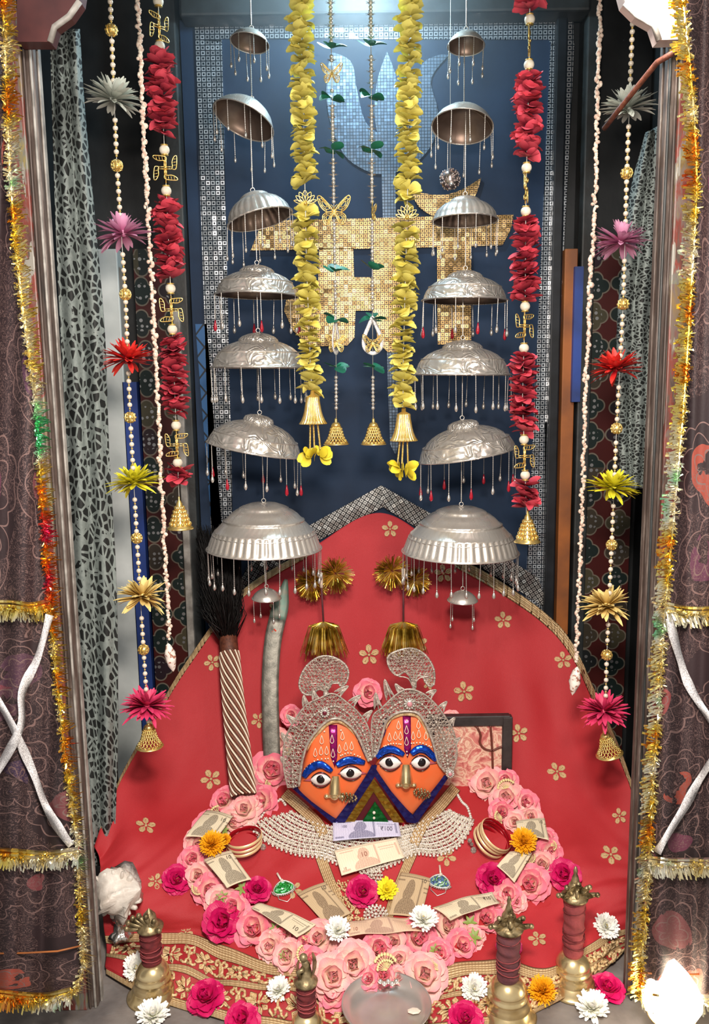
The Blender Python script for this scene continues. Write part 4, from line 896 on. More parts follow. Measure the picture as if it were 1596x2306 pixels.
def idol(lab, out, c, eyes, brows, nose, ring, band, drops, dots):
    r = root('deity_idol', W(c[0], 1850, YF + .04), lab, 'idol', 'pair of orange idols')
    cx, cy = c; rx = max(abs(p[0] - cx) for p in out) * 1.02; ry = max(abs(p[1] - cy) for p in out) * 1.02
    def S(x, y, e=0): return F(x, y, bulge(cx, cy, rx, ry, x, y) + e)
    od = densify(out); mb = MB(); radial(mb, od, c, lambda x, y, t: F(x, y, bulge(cx, cy, rx, ry, x, y) if t < 1 else 0), 14)
    n = len(od); b0 = len(mb.v)       # back of the head
    radial(mb, [(x, y) for x, y in od], c, lambda x, y, t: W(cx + (x - cx) * .9, cy + (y - cy) * .9, YF + .07 * math.sqrt(max(0, 1 - t * t * .999)) + (0 if t < 1 else 0)), 8)
    mb.build('face', M_['orange'], r, label='orange painted face')
    def plate(name, P, m, e=.003, th=.002, lab=None, par=None, dens=5, rings=3):
        q = densify(P, dens); cc = (sum(p[0] for p in q) / len(q), sum(p[1] for p in q) / len(q)); mb = MB()
        radial(mb, q, cc, lambda x, y, t: S(x, y, e + th * (1 - t * t)), rings); o = mb.build(name, m, par or r, label=lab)
        md = o.modifiers.new('s', 'SOLIDIFY'); md.thickness = .0015; return o
    for (ex, ey, hw, hh, ix, iy, lx0, lx1) in eyes:
        al = [(lx0, ey + 3)] + [(ex - hw + 2 * hw * k / 8, ey - (hh + 3) * math.sin(PI * (.06 + .88 * k / 8)) ** .8) for k in range(9)] + [(lx1, ey + 2)] + [(ex + hw - 2 * hw * k / 8, ey + (hh + 3) * math.sin(PI * (.06 + .88 * k / 8)) ** .8) for k in range(9)]
        lid = plate('eyelid', al, M_['pink_lid'], .0015, .001)
        mb = MB(); q = [(ex + hw * 1.06 * math.cos(a), ey + .9 * hh * math.sin(a) * (1 - .45 * math.cos(a) ** 4)) for a in [2 * PI * k / 28 for k in range(28)]]
        radial(mb, q, (ex, ey), lambda x, y, t: S(x, y, .003 + .006 * math.sqrt(max(0, 1 - t * t))), 6); eye = mb.build('eye', M_['white'], r, label='white enamel eye')
        p = S(ix, iy, .0088); mb = MB(); s = pxs(p); mb.lathe([(.0001, .0022), (5 * s, .0018), (8.8 * s, .0006), (9.8 * s, -.002)], 24, p, Matrix.Rotation(R(78), 3, 'X')); mb.build('pupil', M_['iris'], eye)
        mb = MB(); mb.tube([S(x, y, .004) for x, y in al[1:10]], .0011, 5); mb.tube([S(x, y + 1.5, .004) for x, y in al[11:]], .0009, 5); mb.build('lash_line', M_['iris'], eye)
    for P, th in brows:
        C = cr([(x, y, 0) for x, y in P], 16); up = []; lo = []
        for i, p in enumerate(C):
            t = i / 16; w = th * math.sin(PI * min(1, .12 + t * .8)) ** .6; d = (C[min(16, i + 1)] - C[max(0, i - 1)]).normalized(); nrm = V((d.y, -d.x, 0)); up.append(((p + nrm * w).x, (p + nrm * w).y)); lo.append(((p - nrm * w).x, (p - nrm * w).y))
        mb = MB(); mb.grid(lambda u, v: S(up[int(round(u * 16))][0] * (1 - v) + lo[int(round(u * 16))][0] * v, up[int(round(u * 16))][1] * (1 - v) + lo[int(round(u * 16))][1] * v, .003 + .004 * math.sin(PI * v) + .0012 * noise.noise(V((u * 14, v * 6, ex)))), 16, 5)
        o = mb.build('eyebrow', M_['foil_blue'], r, label='blue foil eyebrow'); md = o.modifiers.new('s', 'SOLIDIFY'); md.thickness = .0015
    # nose: lofted wedge with two nostril wings
    (nx, ny0), (bx, by), hw = nose; mb = MB(); K = 12
    def nf(u, v):
        t = v; x0 = nx + (bx - nx) * t; y0 = ny0 + (by - ny0) * t; w = (8 + (hw * .86 - 8) * t ** .95); h = .005 + .022 * t ** 1.2
        if t > .92: h *= 1 - (t - .92) * 5
        a = PI * u; return S(x0 - w * math.cos(a), y0, h * math.sin(a) - .001)
    mb.grid(nf, 14, K); mb.add([nf(k / 14, 1) for k in range(15)], [tuple(range(15))])
    s = pxs(S(bx, by))
    for sg in (-1, 1): mb.sph(S(bx + sg * hw * .8, by - 5, .004), 6.5 * s, 12, 0, (1.0, 1.2, .8))
    mb.sph(S(bx, by - 5, .014), 10.5 * s, 14, 0, (1, 1, .9)); mb.build('nose', M_['brass'], r, label='brass nose')
    # nose ring: pierced gilt leaf
    mb = MB(); gx, gy, gw, gh, ga = ring
    for k in range(14):
        a = 2 * PI * k / 14; x = gw * math.cos(a); y = gh * math.sin(a); X = gx + x * math.cos(ga) - y * math.sin(ga); Y_ = gy + x * math.sin(ga) + y * math.cos(ga); mb.sph(S(X, Y_, .008), 3.0 * s, 6)
    for k in range(7):
        a = 2 * PI * k / 7; x = gw * .5 * math.cos(a); y = gh * .5 * math.sin(a); mb.sph(S(gx + x * math.cos(ga) - y * math.sin(ga), gy + x * math.sin(ga) + y * math.cos(ga), .009), 3.2 * s, 6)
    mb.sph(S(gx, gy, .009), 4 * s, 8)
    mb.build('nose_ring', M_['brass_dark'], r, label='pierced gilt nose ring')
    b = plate('forehead_band', band, M_['magenta'], .002, .001, 'magenta foil forehead band', None, 4, 2)
    mb = MB()
    for x, y in drops:
        P = cr([(x, y - 11, 0), (x - 2.5, y - 3, 0), (x - 4, y + 4, 0), (x, y + 8.5, 0), (x + 4, y + 4, 0), (x + 2.5, y - 3, 0), (x, y - 11, 0)], 16)[:-1]; mb.tube([S(p.x, p.y, .0045) for p in P], .00075, 5, 0, True)
    for P in dots:
        C = cr([(a, b_, 0) for a, b_ in P], 7 if len(P) > 2 else 1)
        for p in C: mb.sph(S(p.x, p.y, .004), .0018, 6)
    mb.build('painted_marks', M_['cream'], r, label='cream painted drops and dots')
    return r, plate
Z1 = lambda x, y: (600 + x / 3.325, 1440 + y / 3.325)
zz = lambda L: [Z1(*p) for p in L]
i1, pl1 = idol('left orange idol face with brass nose, tilted slightly', [(744,1616),(722,1630),(700,1664),(686,1708),(675,1762),(662,1776),(700,1808),(757,1850),(795,1796),(838,1730),(822,1694),(805,1655),(782,1626),(764,1616)], (752, 1730),
  [(722,1756,21,14,722,1755,682,750), (790,1741,23,13.5,788,1741,760,828)],
  [([(684,1750),(698,1731),(722,1722),(747,1737)], 8.5), ([(758,1724),(775,1715),(795,1712),(821,1718)], 8.5)],
  ((755,1748),(753,1797),22), (783,1796,19,9,.1), zz([(465,640),(530,640),(530,880),(512,962),(480,880)]),
  zz([(413,755),(365,850),(408,838),(450,835),(545,822),(593,805),(637,800),(568,725),(490,750),(497,855)]), [zz([(290,970),(370,905),(460,892)]), zz([(555,870),(620,850),(700,880)]), zz([(432,690),(434,688)]), zz([(556,680),(558,680)]), zz([(495,682),(500,912)])])
i2, pl2 = idol('right orange idol face with brass nose and round gem above', [(900,1600),(880,1615),(866,1640),(855,1680),(846,1722),(843,1734),(880,1786),(926,1840),(965,1795),(1006,1745),(990,1718),(978,1672),(962,1636),(945,1608),(922,1600)], (920, 1712),
  [(878,1718,23,15,877,1717,848,906), (947,1718,20,14.5,949,1717,922,985)],
  [([(848,1706),(865,1691),(885,1688),(909,1700)], 8.5), ([(926,1698),(942,1687),(960,1690),(982,1712)], 8.5)],
  ((914,1722),(914,1772),22), (950,1787,18,9.5,.25), zz([(1018,570),(1080,570),(1082,820),(1055,890),(1030,820)]),
  zz([(988,645),(1137,640),(920,735),(965,725),(1003,725),(1097,725),(1140,710),(1193,725),(1048,680),(1048,765)]), [zz([(880,800),(940,780),(1005,785)]), zz([(1085,778),(1160,775),(1232,805)]), zz([(1050,605),(1050,608)]), zz([(1050,840),(1052,866)])])
# foil work framing both faces
fp = root('foil_border', W(842, 1846, YF), 'folded navy, gold, maroon and green foil panel between and below the two faces', 'ornament')
def flat(name, P, m, o, parent, lab=None, th=.003):
    Q = [F(x, y, o) for x, y in P]; mb = MB(); mb.prism([(p.x, p.z) for p in Q], YF - o - th, YF - o); q = mb.build(name, m, parent, smooth=False, label=lab); md = q.modifiers.new('b', 'BEVEL'); md.width = .0008; return q
flat('navy_strip', [(656,1772),(672,1768),(760,1846),(748,1852)], M_['foil_navy'], .006, fp, 'navy foil strip')
flat('navy_strip', [(838,1722),(852,1734),(776,1850),(752,1850)], M_['foil_navy'], .009, fp, 'navy foil strip')
flat('navy_strip', [(842,1722),(852,1724),(934,1842),(936,1852),(916,1850),(840,1742)], M_['foil_navy'], .0095, fp, 'navy foil strip')
flat('navy_strip', [(996,1744),(1010,1748),(940,1850),(922,1850),(926,1838)], M_['foil_navy'], .006, fp, 'navy foil strip')
flat('navy_strip', [(776,1626),(790,1632),(826,1690),(826,1708),(814,1696)], M_['foil_navy'], .014, fp, 'navy foil strip')
flat('navy_strip', [(864,1620),(896,1604),(859,1664)], M_['foil_navy'], .014, fp, 'navy foil strip')
flat('maroon_panel', [(841,1770),(895,1850),(786,1850)], M_['maroon'], .003, fp)
flat('gold_chevron', [(841,1752),(908,1850),(886,1850),(841,1782),(797,1850),(774,1850)], M_['foil_gold'], .006, fp, 'gold foil chevron')
flat('green_triangle', [(844,1806),(874,1850),(816,1850)], M_['foil_green'], .006, fp, 'green foil triangle')
mb = MB(); mb.sph(F(842, 1830, .014), .0035, 8); mb.sph(F(842, 1842, .014), .003, 8); mb.build('pearl_stud', M_['pearl'], fp)
# ------------------------------------------------------------ crowns
def filigree(name, poly, o, cell, th, m, parent, lab=None, seed=1, curve=0):
    rn = random.Random(seed); dn = densify(poly, cell * .9); xs = [p[0] for p in poly]; ys = [p[1] for p in poly]
    def inside(x, y):
        c = False
        for (x0, y0), (x1, y1) in zip(poly, poly[1:] + poly[:1]):
            if (y0 > y) != (y1 > y) and x < (x1 - x0) * (y - y0) / (y1 - y0) + x0: c = not c
        return c
    pts = list(dn); y = min(ys); k = 0
    while y < max(ys):
        x = min(xs) + (k % 2) * cell / 2
        while x < max(xs):
            X = x + rn.uniform(-.3, .3) * cell; Y_ = y + rn.uniform(-.3, .3) * cell
            if inside(X, Y_) and min((X - a) ** 2 + (Y_ - b) ** 2 for a, b in dn) > (cell * .45) ** 2: pts.append((X, Y_))
            x += cell
        y += cell * .87; k += 1
    n = len(dn); vs, _, fs, *_r = geometry.delaunay_2d_cdt([V(p).to_2d() if len(p) > 2 else V((p[0], p[1])) for p in pts], [(i, (i + 1) % n) for i in range(n)], [list(range(n))], 1, 1e-4)
    mb = MB(); P3 = [F(p.x, p.y, o + curve * math.sin((p.x - min(xs)) / (max(xs) - min(xs)) * PI) + rn.uniform(0, .002)) for p in vs]
    mb.add(P3, [tuple(f) for f in fs]); q = mb.build(name, m, parent, smooth=False, label=lab)
    md = q.modifiers.new('w', 'WIREFRAME'); md.thickness = th; md.use_even_offset = False
    return q, P3
def crown(lab, outer, inner, plume, spikes, gems, loc, seed):
    r = root('filigree_headpiece', loc, lab, 'headpiece', 'pair of filigree silver crowns')
    poly = outer + inner[::-1]; o = .016
    q, P3 = filigree('crown_band', poly, o, 8.5, .0040, M_['silver_dull'], r, 'pierced silver band', seed, .012)
    mb = MB(); I = cr([(a, b, 0) for a, b in inner], 50); O = cr([(a, b, 0) for a, b in outer], 60); xs = [p[0] for p in poly]
    f3 = lambda p, e: F(p.x, p.y, o + .012 * math.sin((p.x - min(xs)) / (max(xs) - min(xs)) * PI) + e)
    mb.tube([f3(p, .003) for p in I], .0030, 6); mb.tube([f3(p, .002) for p in O], .0018, 6)
    Mid = [I[int(k * 50 / 60)].lerp(O[k], .5) for k in range(61)]; mb.tube([f3(p, .003) for p in Mid], .0013, 5)
    for p in Mid[::2]: mb.sph(f3(p, .004), .0032, 6)
    for p in [I[int(k * 50 / 60)].lerp(O[k], .28) for k in range(61)]: mb.sph(f3(p, .003), .0020, 5)
    mb.build('beaded_rims', M_['silver_dull'], r)
    cI = V((sum(p.x for p in I) / 51, sum(p.y for p in I) / 51 + 20, 0)); mb = MB()
    mb.tube([f3(p + (cI - p).normalized() * 5, -.006 + .0015 * math.sin(k)) for k, p in enumerate(I[8:-10])], lambda t: .0048 * math.sin(PI * min(.95, t + .05)) + .0008, 6); mb.build('gold_lining', M_['gold_dull'], r, label='gold cloth lining under the headpiece')
    for (bx, by, tx, ty, w) in spikes:
        mb = MB(); d = V((tx - bx, ty - by, 0)); nn = V((-d.y, d.x, 0)).normalized() * w
        P = cr([(bx - nn.x, by - nn.y, 0), (bx - nn.x * .8 + d.x * .5, by - nn.y * .8 + d.y * .5, 0), (tx, ty, 0), (bx + nn.x * .5 + d.x * .45, by + nn.y * .5 + d.y * .45, 0), (bx + nn.x, by + nn.y, 0)], 14)
        mb.tube([f3(p, .001) for p in P], .0015, 5); c = V((bx, by, 0)) + d * .35
        for t in (.4, .7): mb.tube([f3(c + (p - c) * t, .001) for p in P], .0011, 4)
        mb.tube([f3(V((bx, by, 0)) - d * .25, .001), f3(V((tx, ty, 0)) - d * .1, .001)], .0014, 4)
        mb.build('leaf_point', M_['silver_dull'], r)
    P = [(p.x, p.y) for p in cr([(a, b, 0) for a, b in plume + plume[:1]], 60)[:-1]]
    q, _ = filigree('plume', P, .012, 7, .0036, M_['silver_dull'], r, 'curled silver plume on top', seed + 5, .006)
    mb = MB(); mb.tube([F(x, y, .016) for x, y in P], .0022, 6, 0, True)
    cc = V((sum(p[0] for p in P) / len(P), sum(p[1] for p in P) / len(P), 0))
    for x, y in P[::2]: mb.sph(F(x, y, .017), .0026, 6)
    sx, sy = plume[0]; mb.tube([F(sx, sy + 12, .02), F(sx, sy, .016)], .006, 8)
    for k in range(5): mb.tube([F(p.x, p.y, .018) for p in cr([(sx, sy, 0), (sx + (cc.x - sx) * .6 + (k - 2) * 6, sy + (cc.y - sy) * .6, 0), (cc.x + (k - 2) * 17, cc.y - 6 + abs(k - 2) * 8, 0)], 8)], .0014, 5)
    mb.build('plume_rim', M_['silver_dull'], r)
    for gx, gy, gr, m in gems:
        s = pxs(F(gx, gy)); p = F(gx, gy, .036); mb = MB(); Mx = Matrix.Rotation(R(80), 3, 'X')
        for k in range(12): mb.sph(p + Mx @ V((math.cos(2 * PI * k / 12) * gr * s, math.sin(2 * PI * k / 12) * gr * s, 0)), .0022, 6)
        mb.lathe([(.0001, .004), (gr * .5 * s, .003), (gr * .85 * s, 0), (gr * 1.05 * s, -.003), (gr * .6 * s, -.012), (.0001, -.018)], 16, p, Mx); g = mb.build('gem_setting', M_['silver'], r)
        mb = MB(); mb.sph(p + V((0, -.0055, .001)), gr * .55 * s, 12, 0, (1, .5, 1)); mb.build('gem', m, g)
    return r
gem = mat('wine_gem', '#6a2030', .15, .2); pink_gem = mat('pink_gem', '#c98a90', .2)
crown('left filigree silver crown with curled plume and dark red gem', [(648,1774),(638,1723),(641,1669),(657,1632),(687,1590),(720,1572),(750,1562),(780,1581),(806,1604),(826,1632),(836,1668),(840,1706)], [(673,1770),(681,1711),(696,1669),(723,1635),(744,1620),(768,1620),(792,1638),(808,1662),(820,1690),(830,1714)],
  [(734,1558),(718,1552),(702,1564),(684,1562),(674,1545),(678,1521),(693,1497),(720,1479),(750,1480),(774,1494),(784,1512),(780,1535),(768,1545),(760,1536),(748,1537),(742,1548)],
  [(690,1590,684,1566,8),(664,1626,646,1610,8),(646,1668,634,1650,7),(758,1565,784,1545,9),(790,1586,812,1566,9),(712,1576,706,1556,8),(642,1716,632,1704,6),(820,1620,838,1600,8)], [(731,1605,9,gem)], F(745, 1774, .0), 11)
crown('right filigree silver crown with curled plume and pale round gem', [(840,1706),(836,1651),(840,1612),(860,1594),(886,1569),(916,1552),(949,1560),(976,1581),(1000,1611),(1020,1645),(1028,1687),(1027,1711),(1019,1738)], [(848,1699),(860,1657),(871,1623),(895,1605),(925,1602),(946,1611),(965,1645),(977,1681),(986,1716),(1002,1738)],
  [(930,1550),(924,1527),(912,1513),(893,1521),(876,1502),(874,1478),(900,1464),(931,1461),(958,1476),(976,1506),(977,1539),(967,1545),(958,1536),(951,1524),(938,1524),(935,1548)],
  [(880,1574,866,1530,10),(852,1596,846,1560,9),(964,1568,982,1554,9),(992,1598,1006,1580,8),(1014,1632,1024,1616,7),(1024,1672,1036,1662,6),(905,1558,890,1540,8)], [(922,1585,11,pink_gem),(1013,1742,8,pink_gem)], F(925, 1745, .0), 23)
# ------------------------------------------------------------ ribbons and necklace on the chest
def strip(name, C, w, m, parent=None, lab=None, cat=None, lift=.004, group=None, nu=4, thing=False):
    C = cr([(x, y, 0) for x, y in C], 30); mb = MB()
    def fn(u, v):
        i = int(round(v * 30)); d = (C[min(30, i + 1)] - C[max(0, i - 1)]).normalized(); nrm = V((-d.y, d.x, 0)); q = C[i] + nrm * w * (u - .5); return on(q.x, q.y, lift)[0]
    mb.grid(fn, nu, 30); mb.uv = [[(v * 22, u) for u, v in f] for f in mb.uv]
    o = mb.thing(name, m, lab, cat, group) if parent is None else mb.build(name, m, parent, label=lab)
    md = o.modifiers.new('s', 'SOLIDIFY'); md.thickness = .0012; return o
strip('gold_ribbon', [(640,1785),(675,1815),(712,1850),(730,1880)], 26, M_['ribbon'], None, 'woven gold ribbon beside the left face running under the necklace', 'ribbon', .012)
strip('gold_ribbon', [(1026,1772),(990,1815),(955,1852),(930,1900)], 26, M_['ribbon'], None, 'woven gold ribbon beside the right face running under the necklace', 'ribbon', .012)
strip('gold_ribbon', [(716,1912),(735,1965),(755,2015),(785,2085)], 25, M_['ribbon'], None, 'left slanting woven gold ribbon on the red chest cloth', 'ribbon', .005)
strip('gold_ribbon', [(936,1905),(912,1960),(888,2020),(868,2085)], 22, M_['ribbon'], None, 'right slanting woven gold ribbon on the red chest cloth', 'ribbon', .005)
nk = root('silver_necklace', on(828, 1900)[0], 'wide many-rowed silver collar necklace spread below both faces', 'necklace')
R0 = cr([(x, y, 0) for x, y in [(655,1830),(700,1852),(748,1864),(828,1872),(905,1864),(955,1850),(1014,1826)]], 60)
R5 = cr([(x, y, 0) for x, y in [(560,1856),(605,1893),(665,1918),(722,1926),(775,1946),(828,1958),(880,1944),(935,1918),(985,1920),(1035,1898),(1066,1846)]], 60)
stud = MB(); stud.sph((0, 0, .002), .0034, 7)
for k in range(6): stud.sph((math.cos(k * PI / 3) * .0042, math.sin(k * PI / 3) * .0042, .0012), .0020, 5)
neck_m = mat('white_silver', '#fbf4e8', .32, .35, 200, None, '#d8cfc0')
for k in range(11):
    t = k / 10; C = [a.lerp(b, t) for a, b in zip(R0, R5)]; mb = MB()
    P = [on(p.x, p.y, .006 + .003 * (k % 2)) for p in C]; mb.tube([p for p, n in P], .0020 if k % 2 else .0028, 6)
    L = 0; last = None
    for j in range(len(C) - 1):
        for h in (0, .5):
            c2 = C[j].lerp(C[j + 1], h)
            if last is not None and (c2 - last).length < (9.5 if k % 2 == 0 else 6.5): continue
            last = c2; p, n = on(c2.x, c2.y, .008 + .003 * (k % 2)); Fm = frame(n)
            if k % 2 == 0:
                b = len(mb.v); mb.v += [p + Fm @ v for v in stud.v]; mb.f += [[b + i for i in f] for f in stud.f]; mb.m += stud.m; mb.uv += stud.uv
            else:
                mb.sph(p, .0028, 6)
                q, n2 = on(c2.x, c2.y + 6, .007); mb.sph(q, .0018, 5)
    mb.build('necklace_row', neck_m, nk)
mb = MB()
for x, y in [(p.x, p.y + 7) for p in R5[2:-2]]: mb.sph(on(x, y, .008)[0], .0030, 7)
for x, y in [(p.x, p.y + 3) for p in R5[1:-1:2]]: mb.sph(on(x, y, .010)[0], .0026, 6)
mb.build('bead_fringe', neck_m, nk)
for C in ([(588,1840),(600,1822),(618,1812),(632,1800),(642,1812)], [(1060,1842),(1052,1818),(1040,1806),(1030,1790)]):
    mb = MB()
    for p in cr([(x, y, 0) for x, y in C], 14): mb.sph(on(p.x, p.y, .006)[0], .0036, 7)
    mb.build('clasp_chain', neck_m, nk)
# strapwork pendants down the centre
def medallion(px, py, r_px, lab):
    p, n = on(px, py, .006); s = pxs(p); mb = MB()
    for rr, nn, br in ((1, 18, .13), (.68, 12, .14), (.36, 7, .13)):
        for k in range(nn): a = 2 * PI * k / nn; mb.sph((math.cos(a) * rr * r_px * s, math.sin(a) * rr * r_px * s, .002 + (1 - rr) * .005), br * r_px * s, 6)
        mb.tube([(math.cos(2 * PI * k / 24) * (rr - .14) * r_px * s, math.sin(2 * PI * k / 24) * (rr - .14) * r_px * s, .002) for k in range(24)], .0010, 5, 0, True)
    mb.sph((0, 0, .005), .16 * r_px * s, 8); Mt = place(p, n, 1); mb.v = [Mt @ v for v in mb.v]; return mb.thing('silver_medallion', neck_m, lab, 'pendant', 'silver medallions on the chest')
medallion(836, 1974, 24, 'upper round silver medallion just below the ten rupee note')
medallion(846, 2062, 26, 'lower round silver medallion under the pink and yellow flowers')
medallion(905, 1905, 20, 'round silver medallion half under the ten rupee note')
mb = MB(); rn = random.Random(2)
for k in range(190):
    t = rn.random(); x = 762 + t * 40 + rn.uniform(-14, 20); y = 1985 + t * 95 + rn.uniform(-8, 8); mb.sph(on(x, y, .004 + rn.random() * .004)[0], rn.uniform(.0018, .003), 5)
mb.thing('bead_heap', M_['gold_dull'], 'gathered strands of tiny golden beads left of the pink and yellow flowers', 'beads', None, True, 'stuff')
# bangles
def bangles(px, py, n, tx, ty, lab, rr=.0365):
    p, nn = on(px, py + 16, .012); Mx = Matrix.Rotation(R(ty), 3, 'Y') @ Matrix.Rotation(R(tx), 3, 'X')
    for k in range(n):
        q = p + Mx @ V((.0015 * ((k * 7) % 3 - 1), .002 * ((k * 5) % 3 - 1), .0085 * k + .003)); wob = Matrix.Rotation(R([0, 4, -3, 2][k] * (1 if n < 4 else .3)), 3, 'X')
        r = root('bangle', q, lab(k), 'bangle', 'red and gold bangles')
        T = Mx @ wob; mb = MB(); mb.lathe([(rr * 1.0, -.0036), (rr * 1.045, -.0022), (rr * 1.06, 0), (rr * 1.045, .0022), (rr * 1.0, .0036)], 56, q, T); mb.build('gold_rim', mat('bangle_gold', '#f0d3a0', .3, .35) if k == 0 and n == 3 else bpy.data.materials['bangle_gold'], r)
        mb = MB(); mb.lathe([(rr * 1.0, .0036), (rr * .97, .0030), (rr * .96, 0), (rr * .97, -.0030), (rr * 1.0, -.0036)], 56, q, T); mb.build('red_lining', M_['glass_red'], r, label='glossy red lining')
bangles(552, 1888, 3, 6, -8, lambda k: f'{["lowest", "middle", "top"][k]} red and gold bangle of the three by the left banknotes')
bangles(1100, 1880, 4, 18, 34, lambda k: f'{["lowest", "second lowest", "third", "top"][k]} red and gold bangle of the four leaning on the right')
# brooches
def brooch(px, py, rot, lab, c2):
    p, n = on(px, py, .008); s = pxs(p); r = root('enamel_brooch', p, lab, 'brooch', 'enamel brooches'); Mt = place(p, n, 1, rot)
    out = [(math.cos(a) * (1 + .12 * math.cos(2 * a)), math.sin(a) * .72 - .18 * math.cos(a) ** 2) for a in [2 * PI * k / 28 for k in range(28)]]
    def bb(name, mb, m, l=None): mb.v = [Mt @ v for v in mb.v]; return mb.build(name, m, r, label=l)
    mb = MB(); k = 20 * s; vs = [(0, 0, .006)] + [(x * k * .6, y * k * .6, .005) for x, y in out] + [(x * k, y * k, 0) for x, y in out]; m_ = len(out)
    mb.add(vs, [(0, 1 + i, 1 + (i + 1) % m_) for i in range(m_)] + [(1 + i, 1 + m_ + i, 1 + m_ + (i + 1) % m_, 1 + (i + 1) % m_) for i in range(m_)])
    em = NM('enamel_' + c2[0], c2[1], .08); cc = em.co(); em.set('Base Color', em.ramp(em.noi(cc, 90, 2, .5, 2).outputs[0], [(.4, c2[1]), (.5, '#0c1a1a'), (.54, c2[2]), (.66, c2[3])])); bb('enamel_face', mb, em.mat)
    mb = MB(); mb.tube([(x * k * 1.04, y * k * 1.04, 0) for x, y in out], .0016, 6, 0, True)
    for x, y in out[14:]: mb.sph((x * k * 1.2, y * k * 1.2, 0), .0022, 6)
    mb.tube([(-.9 * k, -.4 * k, 0), (-.8 * k, -1.2 * k, 0), (0, -1.7 * k, 0), (.8 * k, -1.2 * k, 0), (.9 * k, -.4 * k, 0)], .0009, 5)
    bb('beaded_rim', mb, M_['silver'])
    mb = MB(); mb.tube([(0, .6 * k, .002), (-.3 * k, 1.7 * k, .003)], .0022, 6); mb.sph((0, .7 * k, .003), .004, 8); bb('hanging_pin', mb, M_['pearl'])
brooch(638, 1998, .2, 'oval enamel brooch with green glass near the left folded note', ('green', '#1f8a35', '#3ad04a', '#b8e0e8'))
brooch(990, 1984, -.2, 'oval enamel brooch with blue and green glass right of centre', ('blue', '#5a78a8', '#7ab85a', '#c8d8f0'))
for px, py, lab in ((592, 1908, 'small cut stone drop under the left bangles'), (1066, 1915, 'small cut stone drop with pearl under the right bangles')):
    p, n = on(px, py, .006); mb = MB(); mb.sph(p, .0075, 8, 0, (.9, .6, 1.1)); mb.sph(p + V((-.004, 0, .014)), .004, 8); mb.sph(p + V((-.008, .0, .022)), .005, 8); mb.thing('stone_drop', mat('cut_stone', '#cdbfb4', .1, .3, 200, None, '#6f635c'), lab, 'pendant', None, False)
# ------------------------------------------------------------ banknotes
def note_mat(k, paper, ink, light_):
    m = NM(k, paper, .75); uv = m.co('UV'); x, y = m.xyz(uv)[:2]
    def ell(cx, cy, rx, ry):
        a = m.ma('DIVIDE', m.ma('SUBTRACT', x, cx), rx); b = m.ma('DIVIDE', m.ma('SUBTRACT', y, cy), ry); return m.ma('LESS_THAN', m.ma('ADD', m.ma('MULTIPLY', a, a), m.ma('MULTIPLY', b, b)), 1)
    def bx(x0, x1, y0, y1): return m.ma('MULTIPLY', m.ma('MULTIPLY', m.ma('GREATER_THAN', x, x0), m.ma('LESS_THAN', x, x1)), m.ma('MULTIPLY', m.ma('GREATER_THAN', y, y0), m.ma('LESS_THAN', y, y1)))
    w = m.nd('ShaderNodeTexWave', {'Vector': uv, 'Scale': 9, 'Distortion': 6, 'Detail': 2}).outputs[1]; n = m.noi(uv, 40, 4).outputs[0]
    port = m.ma('MAXIMUM', ell(.42, .62, .085, .24), m.ma('MAXIMUM', ell(.42, .12, .19, .30), ell(.34, .5, .03, .12)))
    port = m.ma('MULTIPLY', port, m.ma('MULTIPLY_ADD', n, 1.3, .1, clamp=True))
    bars = m.ma('MAXIMUM', m.ma('MAXIMUM', bx(.03, .97, .90, .93), bx(.06, .28, .80, .84)), m.ma('MAXIMUM', bx(.03, .16, .08, .16), m.ma('MAXIMUM', bx(.66, .93, .70, .74), bx(.68, .90, .60, .63))))
    bars = m.ma('MAXIMUM', bars, m.ma('MAXIMUM', bx(.60, .63, .06, .88), bx(.93, .96, .2, .8)))
    f = m.ma('ADD', m.ma('MULTIPLY', port, .8), m.ma('ADD', m.ma('MULTIPLY', bars, .6), m.ma('MULTIPLY', w, .16)), clamp=True)
    inb = bx(.02, .98, .04, .96); f = m.ma('MULTIPLY', f, inb)
    m.set('Base Color', m.mix(f, m.mix(m.noi(uv, 3).outputs[0], paper, light_), ink)); m.bump(n, .2, .0006); return m.mat
NMs = {'old': note_mat('old_ten_note', '#e8dabd', '#6b5f4f', '#dccbaa'), 'tan': note_mat('tan_ten_note', '#ccb28a', '#6d5843', '#d4bb96'), 'ten': note_mat('orange_ten_note', '#f3e2c2', '#c79a84', '#f6ead0'), 'hun': note_mat('violet_hundred_note', '#c3bfe0', '#5c5a7c', '#e0def0'), 'pink': note_mat('crumpled_ten_note', '#dfc0a4', '#a37f70', '#d8b79a')}
inkm = mat('note_ink', '#5a5468', .8); inkb = mat('brown_ink', '#a06a5a', .8); inkg = mat('grey_ink', '#5d5448', .8)
